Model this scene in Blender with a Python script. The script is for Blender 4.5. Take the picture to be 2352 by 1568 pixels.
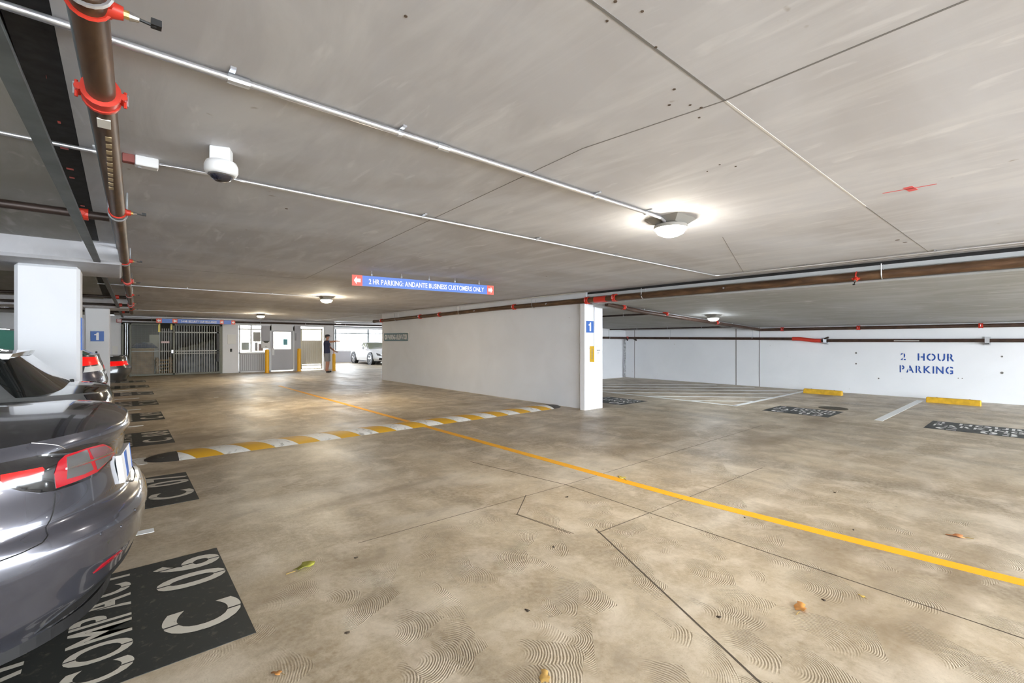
import bpy, bmesh, math, random
from mathutils import Vector, Matrix
from mathutils.geometry import delaunay_2d_cdt
random.seed(7)
PI = math.pi
for o in list(bpy.data.objects):
    bpy.data.objects.remove(o)
C = bpy.context.scene.collection
SC = bpy.context.scene

# ------------------------------------------------------------------ camera
cam = bpy.data.cameras.new('camera'); co = bpy.data.objects.new('camera', cam); C.objects.link(co)
TH = 0.71012                      # turned from +Y towards +X
co.location = (0, 0, 1.45)
co.rotation_euler = (PI/2, 0, -TH)
cam.sensor_width = 36.0
cam.lens = 36.0*1048/2352
cam.clip_start = 0.02; cam.clip_end = 300
SC.camera = co
# ------------------------------------------------------------------ world, sun, exposure
wd = bpy.data.worlds.new('sky'); SC.world = wd; wd.use_nodes = True
nt = wd.node_tree; nt.nodes.clear()
bg = nt.nodes.new('ShaderNodeBackground'); wo = nt.nodes.new('ShaderNodeOutputWorld')
bg.inputs[0].default_value = (0.86, 0.93, 1.0, 1); bg.inputs[1].default_value = 7.0
nt.links.new(bg.outputs[0], wo.inputs[0])
SC.view_settings.view_transform = 'Standard'
SC.view_settings.look = 'None'
SC.view_settings.gamma = 1.0
SC.view_settings.use_curve_mapping = False
SC.view_settings.exposure = 1.40
SC.cycles.max_bounces = 5; SC.cycles.diffuse_bounces = 4; SC.cycles.glossy_bounces = 2; SC.cycles.transparent_max_bounces = 8
SC.cycles.use_adaptive_sampling = True; SC.cycles.adaptive_threshold = .05
SC.cycles.caustics_reflective = False; SC.cycles.caustics_refractive = False
LAMP = 100.0                       # radiance of the glowing lens of a ceiling lamp

# ------------------------------------------------------------------ materials
MATS = {}
def newmat(name):
    m = bpy.data.materials.new(name); m.use_nodes = True
    return m, m.node_tree, m.node_tree.nodes['Principled BSDF']
def mat(name, col, rough=.6, metal=0, coat=0, spec=None, emit=None, es=0, alpha=None, trans=0, bump=0, bscale=40, var=0, vscale=3):
    if name in MATS: return MATS[name]
    m, t, b = newmat(name)
    b.inputs['Base Color'].default_value = (*col, 1)
    b.inputs['Roughness'].default_value = rough
    b.inputs['Metallic'].default_value = metal
    b.inputs['Coat Weight'].default_value = coat
    b.inputs['Coat Roughness'].default_value = .05
    if spec is not None: b.inputs['Specular IOR Level'].default_value = spec
    if trans: b.inputs['Transmission Weight'].default_value = trans
    if emit:
        b.inputs['Emission Color'].default_value = (*emit, 1); b.inputs['Emission Strength'].default_value = es
    if var or bump:
        tc = t.nodes.new('ShaderNodeTexCoord')
    if var:
        n = t.nodes.new('ShaderNodeTexNoise'); n.inputs['Scale'].default_value = vscale; n.inputs['Detail'].default_value = 6
        r = t.nodes.new('ShaderNodeMapRange'); r.inputs['From Min'].default_value = .3; r.inputs['From Max'].default_value = .7
        r.inputs['To Min'].default_value = 1-var; r.inputs['To Max'].default_value = 1+var
        mx = t.nodes.new('ShaderNodeVectorMath'); mx.operation = 'SCALE'; mx.inputs[0].default_value = col
        t.links.new(tc.outputs['Object'], n.inputs[0]); t.links.new(n.outputs[0], r.inputs[0])
        t.links.new(r.outputs[0], mx.inputs['Scale']); t.links.new(mx.outputs[0], b.inputs['Base Color'])
    if bump:
        n2 = t.nodes.new('ShaderNodeTexNoise'); n2.inputs['Scale'].default_value = bscale; n2.inputs['Detail'].default_value = 4
        bp = t.nodes.new('ShaderNodeBump'); bp.inputs['Strength'].default_value = bump; bp.inputs['Distance'].default_value = .01
        t.links.new(tc.outputs['Object'], n2.inputs[0]); t.links.new(n2.outputs[0], bp.inputs['Height']); t.links.new(bp.outputs[0], b.inputs['Normal'])
    MATS[name] = m
    return m

class NG:
    """tiny node-graph helper"""
    def __init__(s, t): s.t = t; s.tc = t.nodes.new('ShaderNodeTexCoord')
    def n(s, ty, **kw):
        nd = s.t.nodes.new(ty)
        for k, v in kw.items(): setattr(nd, k, v)
        return nd
    def l(s, a, b): s.t.links.new(a, b)
    def mapped(s, scale=(1,1,1), rot=(0,0,0), loc=(0,0,0)):
        m = s.n('ShaderNodeMapping'); m.inputs['Scale'].default_value = scale; m.inputs['Rotation'].default_value = rot; m.inputs['Location'].default_value = loc
        s.l(s.tc.outputs['Object'], m.inputs[0]); return m.outputs[0]
    def noise(s, vec, sc, det=5, dist=0, rough=.5):
        nd = s.n('ShaderNodeTexNoise'); nd.inputs['Scale'].default_value = sc; nd.inputs['Detail'].default_value = det
        nd.inputs['Distortion'].default_value = dist; nd.inputs['Roughness'].default_value = rough
        s.l(vec, nd.inputs[0]); return nd.outputs[0]
    def ramp(s, fac, stops):
        r = s.n('ShaderNodeValToRGB'); e = r.color_ramp.elements
        e[0].position = stops[0][0]; e[0].color = (*stops[0][1], 1)
        e[1].position = stops[-1][0]; e[1].color = (*stops[-1][1], 1)
        for p, c in stops[1:-1]:
            x = e.new(p); x.color = (*c, 1)
        s.l(fac, r.inputs[0]); return r.outputs[0]
    def mr(s, v, a, b, c=0, d=1):
        r = s.n('ShaderNodeMapRange'); r.inputs[1].default_value = a; r.inputs[2].default_value = b; r.inputs[3].default_value = c; r.inputs[4].default_value = d
        s.l(v, r.inputs[0]); return r.outputs[0]
    def math(s, op, a, b=None, c=None):
        m = s.n('ShaderNodeMath', operation=op)
        for i, x in enumerate((a, b, c)):
            if x is None: continue
            if isinstance(x, (int, float)): m.inputs[i].default_value = x
            else: s.l(x, m.inputs[i])
        return m.outputs[0]
    def mix(s, f, a, b, mode='MIX'):
        m = s.n('ShaderNodeMix', data_type='RGBA', blend_type=mode)
        if isinstance(f, (int, float)): m.inputs[0].default_value = f
        else: s.l(f, m.inputs[0])
        for i, x in ((6, a), (7, b)):
            if isinstance(x, tuple): m.inputs[i].default_value = (*x, 1)
            else: s.l(x, m.inputs[i])
        return m.outputs[2]

def floor_material():
    m, t, b = newmat('floor_concrete'); g = NG(t)
    big = g.noise(g.mapped(), .35, 4, .6)
    mid = g.noise(g.mapped((1, .45, 1)), 1.6, 6, .4)
    fine = g.noise(g.mapped(), 26, 6, 0, .65)
    col = g.ramp(mid, [(.30, (.33, .25, .155)), (.5, (.47, .375, .25)), (.68, (.60, .505, .36))])
    col = g.mix(g.mr(big, .38, .66), col, g.mix(.6, col, (.27, .215, .14)))
    # tyre and shadow bands painted dark along the lane (+Y) and across the stalls
    band = g.noise(g.mapped((1.3, .12, 1)), 1.1, 4, .3)
    col = g.mix(g.mr(band, .50, .66, 0, .72), col, (.20, .155, .10))
    pale = g.noise(g.mapped((.5, 1.4, 1), loc=(3, 5, 0)), 1.3, 6, .5)
    col = g.mix(g.mr(pale, .52, .68, 0, .65), col, (.60, .53, .43))
    col = g.mix(g.mr(fine, .35, .7, 0, .45), col, (.70, .61, .48))
    grain = g.noise(g.mapped(), 110, 5, 0, .7)
    col = g.mix(g.mr(grain, .54, .68, 0, .4), col, (.24, .18, .11))
    spots = g.noise(g.mapped(), 9, 3)
    col = g.mix(g.mr(spots, .70, .76, 0, .55), col, (.14, .11, .08))
    blot = g.noise(g.mapped((1, 1, 1), loc=(2, 8, 0)), 3.2, 6, .5, .62)
    col = g.mix(g.mr(blot, .53, .68, 0, .5), col, (.29, .23, .16)); col = g.mix(g.mr(blot, .50, .34, 0, .5), col, (.76, .66, .53))
    stain = g.noise(g.mapped((.5, 1.2, 1), rot=(0, 0, -.7), loc=(1.3, 0, 0)), .9, 4, .6)
    col = g.mix(g.mr(stain, .56, .68, 0, .6), col, (.24, .175, .105))
    # swept arcs left by the broom, in the bay nearest the viewer
    mp = g.mapped((1, 1, 0)); sep = g.n('ShaderNodeSeparateXYZ'); g.l(mp, sep.inputs[0])
    near = g.math('MULTIPLY', g.mr(sep.outputs[1], 3.4, 2.4), g.mr(sep.outputs[0], .2, 1.0))
    near = g.math('MULTIPLY', near, g.mr(sep.outputs[0], 6.5, 4.8))
    arc = None
    for k, (sc_, off) in enumerate(((2.9, 0), (2.3, 7.3))):
        mo = g.n('ShaderNodeVectorMath', operation='ADD'); g.l(mp, mo.inputs[0]); mo.inputs[1].default_value = (off, off*.37, 0)
        sw = g.n('ShaderNodeTexVoronoi', feature='F1', voronoi_dimensions='2D'); sw.inputs['Scale'].default_value = sc_; g.l(mo.outputs[0], sw.inputs[0])
        df = g.n('ShaderNodeVectorMath', operation='SUBTRACT'); g.l(mo.outputs[0], df.inputs[0]); g.l(sw.outputs['Position'], df.inputs[1])
        dt = g.n('ShaderNodeVectorMath', operation='DOT_PRODUCT'); g.l(df.outputs[0], dt.inputs[0]); dt.inputs[1].default_value = ((.95, -.3, 0), (.75, -.65, 0), (1, .1, 0))[k]
        ln = g.n('ShaderNodeVectorMath', operation='LENGTH'); g.l(df.outputs[0], ln.inputs[0])
        cosw = g.math('DIVIDE', dt.outputs['Value'], g.math('ADD', ln.outputs['Value'], .001))
        wave = g.math('SINE', g.math('MULTIPLY', g.math('ADD', ln.outputs['Value'], g.math('MULTIPLY', g.noise(mp, 4, 2), .06)), (480, 560, 420)[k]))
        a_ = g.math('MULTIPLY', g.math('MULTIPLY', g.mr(cosw, .35, .85), g.mr(ln.outputs['Value'], .03, .10)), wave)
        a_ = g.math('MULTIPLY', a_, g.mr(g.noise(g.mapped(loc=(9+off, 2, 0)), 1.9, 4), .43, .53))
        arc = a_ if arc is None else g.math('ADD', arc, a_)
    arc = g.math('MULTIPLY', g.math('MULTIPLY', arc, near), g.mr(g.noise(mp, 60, 3), .35, .6, .3, 1))
    col = g.mix(g.math('MULTIPLY', g.mr(arc, .1, .55), .75), col, (.20, .145, .085))
    col = g.mix(g.math('MULTIPLY', g.mr(arc, -.2, -.8), .55), col, (.66, .58, .45))
    g.l(col, b.inputs['Base Color'])
    ro = g.mr(mid, .3, .7, .55, .38); g.l(ro, b.inputs['Roughness'])
    b.inputs['Specular IOR Level'].default_value = .45
    h = g.math('ADD', g.math('MULTIPLY', arc, .6), g.math('MULTIPLY', fine, .8))
    bp = g.n('ShaderNodeBump'); bp.inputs['Strength'].default_value = .6; bp.inputs['Distance'].default_value = .005
    g.l(h, bp.inputs['Height']); g.l(bp.outputs[0], b.inputs['Normal'])
    return m
def ceiling_material(name='ceiling_concrete', base=(.62, .63, .68), warm=(.47, .455, .465), pale=(.74, .74, .76)):
    m, t, b = newmat(name); g = NG(t)
    n1 = g.noise(g.mapped((.5, 1, 1)), .8, 6, .5)
    n2 = g.noise(g.mapped((1.6, .35, 1)), 2.4, 7, .8, .6)
    col = g.mix(g.mr(n1, .32, .62, 0, .9), base, warm)
    col = g.mix(g.mr(n2, .45, .7, 0, .5), col, pale)
    # pale chalky scuffs
    sc = g.noise(g.mapped((3.6, 1.0, 1), rot=(0, 0, .5)), 2.2, 6, .9)
    col = g.mix(g.mr(sc, .62, .72, 0, .34), col, (.84, .84, .86))
    dk = g.noise(g.mapped(loc=(4, 1, 0)), 7, 3)
    col = g.mix(g.mr(dk, .75, .80, 0, .5), col, (.22, .16, .12))
    g.l(col, b.inputs['Base Color']); b.inputs['Roughness'].default_value = .8
    bp = g.n('ShaderNodeBump'); bp.inputs['Strength'].default_value = .2; bp.inputs['Distance'].default_value = .01
    g.l(n2, bp.inputs['Height']); g.l(bp.outputs[0], b.inputs['Normal'])
    return m
def wall_material(name, base, dirty, amt=.5):
    m, t, b = newmat(name); g = NG(t)
    n1 = g.noise(g.mapped(), 1.1, 6, .6)
    col = g.mix(g.mr(n1, .35, .7, 0, amt), base, dirty)
    sc = g.noise(g.mapped((1, 1, 3)), 5, 3, 1.0)
    col = g.mix(g.mr(sc, .74, .80, 0, .6), col, (.30, .28, .26))
    g.l(col, b.inputs['Base Color']); b.inputs['Roughness'].default_value = .65
    bp = g.n('ShaderNodeBump'); bp.inputs['Strength'].default_value = .15; bp.inputs['Distance'].default_value = .01
    g.l(n1, bp.inputs['Height']); g.l(bp.outputs[0], b.inputs['Normal'])
    return m
def pipe_material():
    m, t, b = newmat('rusty_pipe'); g = NG(t)
    n = g.noise(g.mapped((6, 1.2, 6)), 3, 6, .4)
    col = g.ramp(n, [(.3, (.055, .030, .018)), (.55, (.12, .065, .035)), (.75, (.21, .12, .065))])
    g.l(col, b.inputs['Base Color']); b.inputs['Roughness'].default_value = .45; b.inputs['Metallic'].default_value = .25
    return m
def worn_paint(name, col, under, lo=.56, hi=.62, scale=14, rough=.55):
    m, t, b = newmat(name); g = NG(t)
    n = g.noise(g.mapped(), scale, 8, .3, .7)
    c = g.mix(g.mr(n, lo, hi, 0, .9), col, under)
    g.l(c, b.inputs['Base Color']); b.inputs['Roughness'].default_value = rough
    return m
M_floor = floor_material()
M_ceil = ceiling_material()
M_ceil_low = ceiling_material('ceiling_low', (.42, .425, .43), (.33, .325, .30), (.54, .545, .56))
M_wall = wall_material('wall_paint', (.79, .81, .86), (.69, .705, .745))
M_wall_w = wall_material('wall_white', (.84, .85, .88), (.76, .77, .80), .5)
M_grey_wall = wall_material('wall_grey', (.50, .50, .54), (.42, .42, .46), .5)
M_pipe = pipe_material()
M_pipe_dk = mat('dark_brown_pipe', (.06, .032, .022), .45, .2, var=.35, vscale=6)
M_dpipe = mat('dark_pipe', (.045, .03, .025), .45, .3, var=.3, vscale=8)
M_red = mat('red_fitting', (.62, .045, .025), .4, .1)
M_galv = mat('galvanised', (.62, .64, .68), .32, .85)
M_cond = mat('conduit', (.70, .71, .75), .3, .8)
M_dark = mat('dark_void', (.022, .022, .024), .8)
M_steel = mat('steel_grey', (.16, .18, .19), .55, .4, var=.2, vscale=5)
M_black = mat('black', (.012, .012, .013), .5)
M_blackgloss = mat('black_gloss', (.008, .008, .010), .08, 0, 1)
M_rubber = mat('tyre', (.02, .02, .02), .8)
M_rim = mat('rim', (.55, .56, .58), .25, .9)
M_white = mat('white_enamel', (.82, .83, .85), .35)
M_paper = mat('paper', (.86, .86, .84), .7)
M_yline = worn_paint('yellow_line', (.92, .44, .008), (.45, .33, .15), .66, .74)
M_wline = worn_paint('white_line', (.88, .89, .88), (.45, .40, .32), .62, .72)
M_blk = worn_paint('stamp_black', (.028, .031, .030), (.16, .145, .115), .56, .75, 22)
M_letter = worn_paint('stencil_cream', (.66, .62, .54), (.30, .27, .22), .62, .72, 30)
M_letw = worn_paint('stencil_white', (.80, .80, .78), (.30, .28, .25), .66, .72, 30)
M_bumpw = worn_paint('bump_white', (.72, .70, .66), (.24, .21, .17), .55, .66, 12)
M_bumpy = worn_paint('bump_yellow', (.62, .33, .015), (.30, .22, .10), .60, .70, 12)
M_bumpk = worn_paint('bump_black', (.05, .045, .04), (.3, .27, .22), .60, .72, 12)
M_stop = mat('wheel_stop_yellow', (.66, .38, .02), .55, var=.2, vscale=9)
M_boll = mat('bollard_yellow', (.95, .50, .01), .4)
M_blue = mat('sign_blue', (.10, .22, .70), .4)
M_dblue = mat('sign_deep_blue', (.035, .14, .50), .4)
M_signred = mat('sign_red', (.85, .13, .09), .4)
M_teal = mat('sign_teal', (.03, .10, .14), .4)
M_signw = mat('sign_white', (.90, .90, .92), .4)
M_wallblue = worn_paint('wall_blue_paint', (.022, .085, .36), (.3, .4, .6), .70, .8, 20)
M_lens = mat('lamp_lens', (1, 1, 1), .4, emit=(1.0, .93, .80), es=LAMP)
M_lensw = mat('lamp_lens_warm', (1, 1, 1), .4, emit=(1.0, .86, .62), es=LAMP*1.8)
M_lensc = mat('lamp_lens_cool', (1, 1, 1), .4, emit=(.85, .93, 1.0), es=LAMP*.8)
M_housing = mat('lamp_housing', (.30, .29, .27), .5, .3)
M_tail = mat('tail_red', (.42, .008, .018), .15, 0, 1)
M_tailhi = mat('tail_red_bright', (.95, .008, .008), .15, 0, 1, emit=(1, .004, .004), es=.2)
M_tailsm = mat('tail_smoke', (.10, .095, .095), .15, 0, 1)
M_tailpink = mat('tail_pink', (.50, .045, .06), .15, 0, 1)
M_chrome = mat('chrome', (.75, .76, .80), .12, 1)
M_wood = mat('pale_crate_wood', (.36, .24, .12), .7, var=.3, vscale=4)
M_cover = mat('grey_cover', (.16, .18, .20), .6, var=.4, vscale=3, bump=.6, bscale=8)
M_tarp = mat('blue_tarp', (.03, .06, .16), .6, var=.3, vscale=4)
def glass_mat(name, col, rough=.03, thin=.35):
    if name in MATS: return MATS[name]
    m, t, b = newmat(name); t.nodes.remove(b)
    out = t.nodes['Material Output']
    gl = t.nodes.new('ShaderNodeBsdfGlossy'); gl.inputs['Roughness'].default_value = rough; gl.inputs[0].default_value = (.9, .95, 1, 1)
    tr = t.nodes.new('ShaderNodeBsdfTransparent'); tr.inputs[0].default_value = (*col, 1)
    fr = t.nodes.new('ShaderNodeFresnel'); fr.inputs[0].default_value = 1.5
    mx = t.nodes.new('ShaderNodeMixShader')
    t.links.new(fr.outputs[0], mx.inputs[0]); t.links.new(tr.outputs[0], mx.inputs[1]); t.links.new(gl.outputs[0], mx.inputs[2]); t.links.new(mx.outputs[0], out.inputs[0])
    MATS[name] = m; return m
M_glass = glass_mat('window_glass', (.92, .95, .96))
def paint(name, col, metal=.55, rough=.32):
    return mat(name, col, rough, metal, 1.0)

# ------------------------------------------------------------------ mesh helpers
def tag(o, label=None, cat=None, group=None, kind=None):
    if label: o['label'] = label
    if cat: o['category'] = cat
    if group: o['group'] = group
    if kind: o['kind'] = kind
    return o
def empty(name, loc=(0,0,0), rz=0, label=None, cat=None, group=None, kind=None):
    o = bpy.data.objects.new(name, None); C.objects.link(o); o.location = loc; o.rotation_euler = (0, 0, rz)
    o.empty_display_size = .1
    return tag(o, label, cat, group, kind)
class MB:
    def __init__(s): s.v = []; s.f = []; s.m = []; s.cur = 0
    def add(s, vs, fs):
        k = len(s.v); s.v += [tuple(x) for x in vs]; s.f += [tuple(i+k for i in f) for f in fs]; s.m += [s.cur]*len(fs); return s
    def box(s, x0, y0, z0, x1, y1, z1, bev=0):
        if x1 < x0: x0, x1 = x1, x0
        if y1 < y0: y0, y1 = y1, y0
        if z1 < z0: z0, z1 = z1, z0
        if bev:
            b = min(bev, (x1-x0)/2.01, (y1-y0)/2.01, (z1-z0)/2.01)
            pts = []
            for z, i in ((z0, b), (z0+b, 0), (z1-b, 0), (z1, b)):
                e = i
                ring = [(x0+b+e*0, y0+e), (x1-b, y0+e), (x1-e, y0+b), (x1-e, y1-b), (x1-b, y1-e), (x0+b, y1-e), (x0+e, y1-b), (x0+e, y0+b)]
                pts += [(a, c, z) for a, c in ring]
            fs = [tuple(range(7, -1, -1)), tuple(range(24, 32))]
            for r in range(3):
                for i in range(8):
                    j = (i+1) % 8; fs.append((r*8+i, r*8+j, r*8+8+j, r*8+8+i))
            return s.add(pts, fs)
        vs = [(x0,y0,z0),(x1,y0,z0),(x1,y1,z0),(x0,y1,z0),(x0,y0,z1),(x1,y0,z1),(x1,y1,z1),(x0,y1,z1)]
        return s.add(vs, [(3,2,1,0),(4,5,6,7),(0,1,5,4),(1,2,6,5),(2,3,7,6),(3,0,4,7)])
    def tube(s, p0, p1, r0, r1=None, n=12, caps=True):
        r1 = r0 if r1 is None else r1
        p0 = Vector(p0); p1 = Vector(p1); d = (p1-p0)
        if d.length < 1e-6: return s
        d.normalize(); a = d.orthogonal().normalized(); b = d.cross(a)
        vs = [p0+(a*math.cos(2*PI*i/n)+b*math.sin(2*PI*i/n))*r0 for i in range(n)] + [p1+(a*math.cos(2*PI*i/n)+b*math.sin(2*PI*i/n))*r1 for i in range(n)]
        fs = [(i, (i+1) % n, n+(i+1) % n, n+i) for i in range(n)]
        if caps: fs += [tuple(range(n-1, -1, -1)), tuple(range(n, 2*n))]
        return s.add(vs, fs)
    def path(s, pts, r, n=10):
        pts = [Vector(p) for p in pts]; rings = []
        up = None
        for i, p in enumerate(pts):
            d = (pts[min(i+1, len(pts)-1)]-pts[max(i-1, 0)]).normalized()
            a = d.orthogonal().normalized() if up is None else (up - d*up.dot(d)).normalized()
            up = a; b = d.cross(a)
            rr = r[i] if isinstance(r, (list, tuple)) else r
            rings.append([p+(a*math.cos(2*PI*k/n)+b*math.sin(2*PI*k/n))*rr for k in range(n)])
        vs = [v for ring in rings for v in ring]; fs = []
        for i in range(len(pts)-1):
            for k in range(n): fs.append((i*n+k, i*n+(k+1) % n, (i+1)*n+(k+1) % n, (i+1)*n+k))
        fs += [tuple(range(n-1, -1, -1)), tuple(range((len(pts)-1)*n, len(pts)*n))]
        return s.add(vs, fs)
    def ring(s, c, axis, r, t, n=20, a0=0, a1=2*PI, m=6):
        """torus arc of tube radius t"""
        ax = Vector(axis).normalized(); a = ax.orthogonal().normalized(); b = ax.cross(a); c = Vector(c)
        pts = [c+(a*math.cos(a0+(a1-a0)*i/n)+b*math.sin(a0+(a1-a0)*i/n))*r for i in range(n+1)]
        return s.path(pts, t, m)
    def prism(s, poly, z0, z1):
        n = len(poly)
        vs = [(x, y, z0) for x, y in poly] + [(x, y, z1) for x, y in poly]
        fs = [tuple(range(n-1, -1, -1)), tuple(range(n, 2*n))] + [(i, (i+1) % n, n+(i+1) % n, n+i) for i in range(n)]
        return s.add(vs, fs)
    def lathe(s, c, prof, n=20, axis='z'):
        vs = []; c = Vector(c)
        for r, h in prof:
            for i in range(n):
                a = 2*PI*i/n
                p = (r*math.cos(a), r*math.sin(a), h)
                if axis == 'y': p = (r*math.cos(a), h, r*math.sin(a))
                if axis == 'x': p = (h, r*math.cos(a), r*math.sin(a))
                vs.append(c+Vector(p))
        fs = []
        for k in range(len(prof)-1):
            for i in range(n): fs.append((k*n+i, k*n+(i+1) % n, (k+1)*n+(i+1) % n, (k+1)*n+i))
        fs += [tuple(range(n-1, -1, -1)), tuple(range((len(prof)-1)*n, len(prof)*n))]
        return s.add(vs, fs)
    def xf(s, M, start=0):
        s.v[start:] = [tuple(M @ Vector(v)) for v in s.v[start:]]; return s
    def build(s, name, mats, parent=None, smooth=None, label=None, cat=None, group=None, kind=None, fix=True, loc=None):
        me = bpy.data.meshes.new(name)
        me.from_pydata(s.v, [], s.f)
        if not isinstance(mats, (list, tuple)): mats = [mats]
        for m in mats: me.materials.append(m)
        if len(mats) > 1: me.polygons.foreach_set('material_index', s.m)
        if fix:
            bm = bmesh.new(); bm.from_mesh(me); bmesh.ops.recalc_face_normals(bm, faces=bm.faces); bm.to_mesh(me); bm.free()
        if smooth is not None:
            me.polygons.foreach_set('use_smooth', [True]*len(me.polygons))
            if smooth < 3: me.set_sharp_from_angle(angle=smooth)
        me.update()
        o = bpy.data.objects.new(name, me); C.objects.link(o)
        if loc: o.location = loc
        if parent: o.parent = parent
        return tag(o, label, cat, group, kind)
def dup(src, label=None, group=None):
    r = src.copy(); C.objects.link(r)
    if label: r['label'] = label
    for ch in list(src.children):
        c = ch.copy(); C.objects.link(c); c.parent = r
        for g in list(ch.children):
            d = g.copy(); C.objects.link(d); d.parent = c
    return r
def base_at(o, loc):
    """put the origin of a one-mesh thing at loc without moving it"""
    loc = Vector(loc)
    o.data.transform(Matrix.Translation(-loc)); o.location = loc; return o

# ------------------------------------------------------------------ lettering
_font = {}
def glyph(ch):
    if ch in _font: return _font[ch]
    cu = bpy.data.curves.new('g', 'FONT'); cu.body = ch; cu.resolution_u = 5; cu.fill_mode = 'FRONT'; cu.offset = .02
    ob = bpy.data.objects.new('g', cu)
    me = bpy.data.meshes.new_from_object(ob)
    vs = [tuple(v.co) for v in me.vertices]; fs = [tuple(p.vertices) for p in me.polygons]
    bpy.data.objects.remove(ob); bpy.data.curves.remove(cu); bpy.data.meshes.remove(me)
    _font[ch] = (vs, fs); return _font[ch]
def text_mb(txt, w, h, slit=0, gap=.09, space=.45, bold=0):
    """flat lettering in x (0..w), y (0..h); slit = width of the stencil bridges"""
    items = []; x = 0; ymin = 0; ymax = .72
    gy = glyph('H')[0]; ymax = max(v[1] for v in gy)
    for ch in txt:
        if ch == ' ': x += space; continue
        vs, fs = glyph(ch)
        if not vs: continue
        x0 = min(v[0] for v in vs); x1 = max(v[0] for v in vs)
        items.append((ch, x-x0, x, x+(x1-x0), vs, fs)); x += (x1-x0)+gap
    tot = x-gap; sx = w/tot; sy = h/ymax
    mb = MB()
    for ch, dx, a, b, vs, fs in items:
        vv = [((v[0]+dx)*sx, v[1]*sy, 0) for v in vs]
        if not slit or ch in ':,.-': mb.add(vv, fs); continue
        bm = bmesh.new(); bv = [bm.verts.new(v) for v in vv]
        for f in fs:
            try: bm.faces.new([bv[i] for i in f])
            except ValueError: pass
        bmesh.ops.remove_doubles(bm, verts=bm.verts, dist=1e-5)
        def cut(p, n, lo, hi, ax):
            for c in (lo, hi):
                q = [0, 0, 0]; q[ax] = c
                bmesh.ops.bisect_plane(bm, geom=bm.verts[:]+bm.edges[:]+bm.faces[:], plane_co=q, plane_no=n)
            dl = [f for f in bm.faces if lo < f.calc_center_median()[ax] < hi]
            bmesh.ops.delete(bm, geom=dl, context='FACES')
        cx = (a+b)/2*sx
        if ch in 'CO0689235GS':
            cut(None, (1,0,0), cx-slit/2, cx+slit/2, 0)
        elif ch in 'PRAUHDB':
            cy = h*(.5 if ch != 'U' else .12)
            if ch == 'U': cut(None, (1,0,0), cx-slit/2, cx+slit/2, 0)
            else:
                l = a*sx+(b-a)*sx*.26
                cut(None, (1,0,0), l, l+slit, 0)
        bm.verts.index_update()
        mb.add([tuple(v.co) for v in bm.verts], [tuple(v.index for v in f.verts) for f in bm.faces]); bm.free()
    return mb
def place(mb, origin, right, up, off=0):
    r = Vector(right).normalized(); u = Vector(up).normalized(); n = r.cross(u)
    M = Matrix((( r.x, u.x, n.x, origin[0]), (r.y, u.y, n.y, origin[1]), (r.z, u.z, n.z, origin[2]), (0,0,0,1)))
    return mb.xf(M @ Matrix.Translation((0, 0, off)))

# ================================================================== SETTING
ZC = 2.50
fl = MB().box(-7, -6, -.3, 18, 34, 0).build('floor', M_floor, kind='structure')
MB().box(-60, -60, -.45, 90, 90, -.31).build('ground', mat('outdoor_paving', (.70, .69, .67), .8, var=.1), kind='structure')
ceil = MB().box(-.165, -6, ZC, 7.62, 24.3, ZC+.3).box(7.62, 11.0, ZC, 18, 34, ZC+.3).build('ceiling', M_ceil, kind='structure')
# left bay soffit, just lower than the main slab
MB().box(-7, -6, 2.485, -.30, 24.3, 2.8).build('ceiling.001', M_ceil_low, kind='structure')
MB().box(-.30, -6, 2.56, -.165, 24.3, 2.8).build('trim_1', M_dark, kind='structure')
# sloped soffit over the two hour stalls
def zlow(x): return 2.25-.0445*(x-7.62)
v = [(7.62,-6,zlow(7.62)),(15.75,-6,zlow(15.75)),(15.75,11.1,zlow(15.75)),(7.62,11.1,zlow(7.62))]
v += [(x, y, 2.8) for x, y, z in v]
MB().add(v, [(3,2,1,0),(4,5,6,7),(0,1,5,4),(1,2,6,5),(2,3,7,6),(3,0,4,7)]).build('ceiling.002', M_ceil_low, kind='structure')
# walls
MB().box(15.6, -6, 0, 15.9, 11.37, 2.5).build('wall_right', M_wall_w, kind='structure')
wl = MB().box(7.92, 11.07, 0, 15.6, 11.37, 2.3).build('wall_back', M_wall_w, kind='structure')
wc = MB().box(7.54, 6.36, 0, 7.92, 16.33, 2.499).build('wall_center', M_wall, kind='structure')
MB().box(7.41, 6.28, 0, 8.01, 6.40, 2.24).build('column', M_wall_w, kind='structure')
MB().box(-7, -6, 0, -6.7, 24.3, 2.6).build('wall_left', M_grey_wall, kind='structure')
# panel joints, a thin dark strip of filler in each
def jt(parent, boxes, m=M_dark):
    for b in boxes: MB().box(*b).build('joint', m, parent)
WR = bpy.data.objects['wall_right']
M_joint = mat('joint_grey', (.18, .17, .16), .8)
jt(WR, [(15.594, 10.62, 0, 15.601, 10.635, 1.9), (15.594, 6.66, 0, 15.601, 6.685, 1.9), (15.594, 5.93, 0, 15.601, 5.945, 1.9)], M_joint)
for (y, z, r) in ((3.4, 1.13, .025), (3.4, .83, .022), (.62, 1.10, .02), (.62, .72, .028), (1.35, .55, .012), (1.28, .55, .012), (2.9, .45, .02)):
    MB().lathe((15.594, y, z), [(r, 0), (r, .006)], 8, 'x').build('anchor_hole', M_joint, WR)
M_fj = mat('floor_joint', (.09, .07, .05), .9)
def strip(p0, p1, w, z0=.0006, h=.0012, mb=None):
    p0 = Vector((*p0, 0)); p1 = Vector((*p1, 0)); d = (p1-p0).normalized(); n = Vector((-d.y, d.x, 0))*w/2
    mb = mb or MB()
    return mb.prism([(q.x, q.y) for q in (p0+n, p0-n, p1-n, p1+n)], z0-.004, h)
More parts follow.
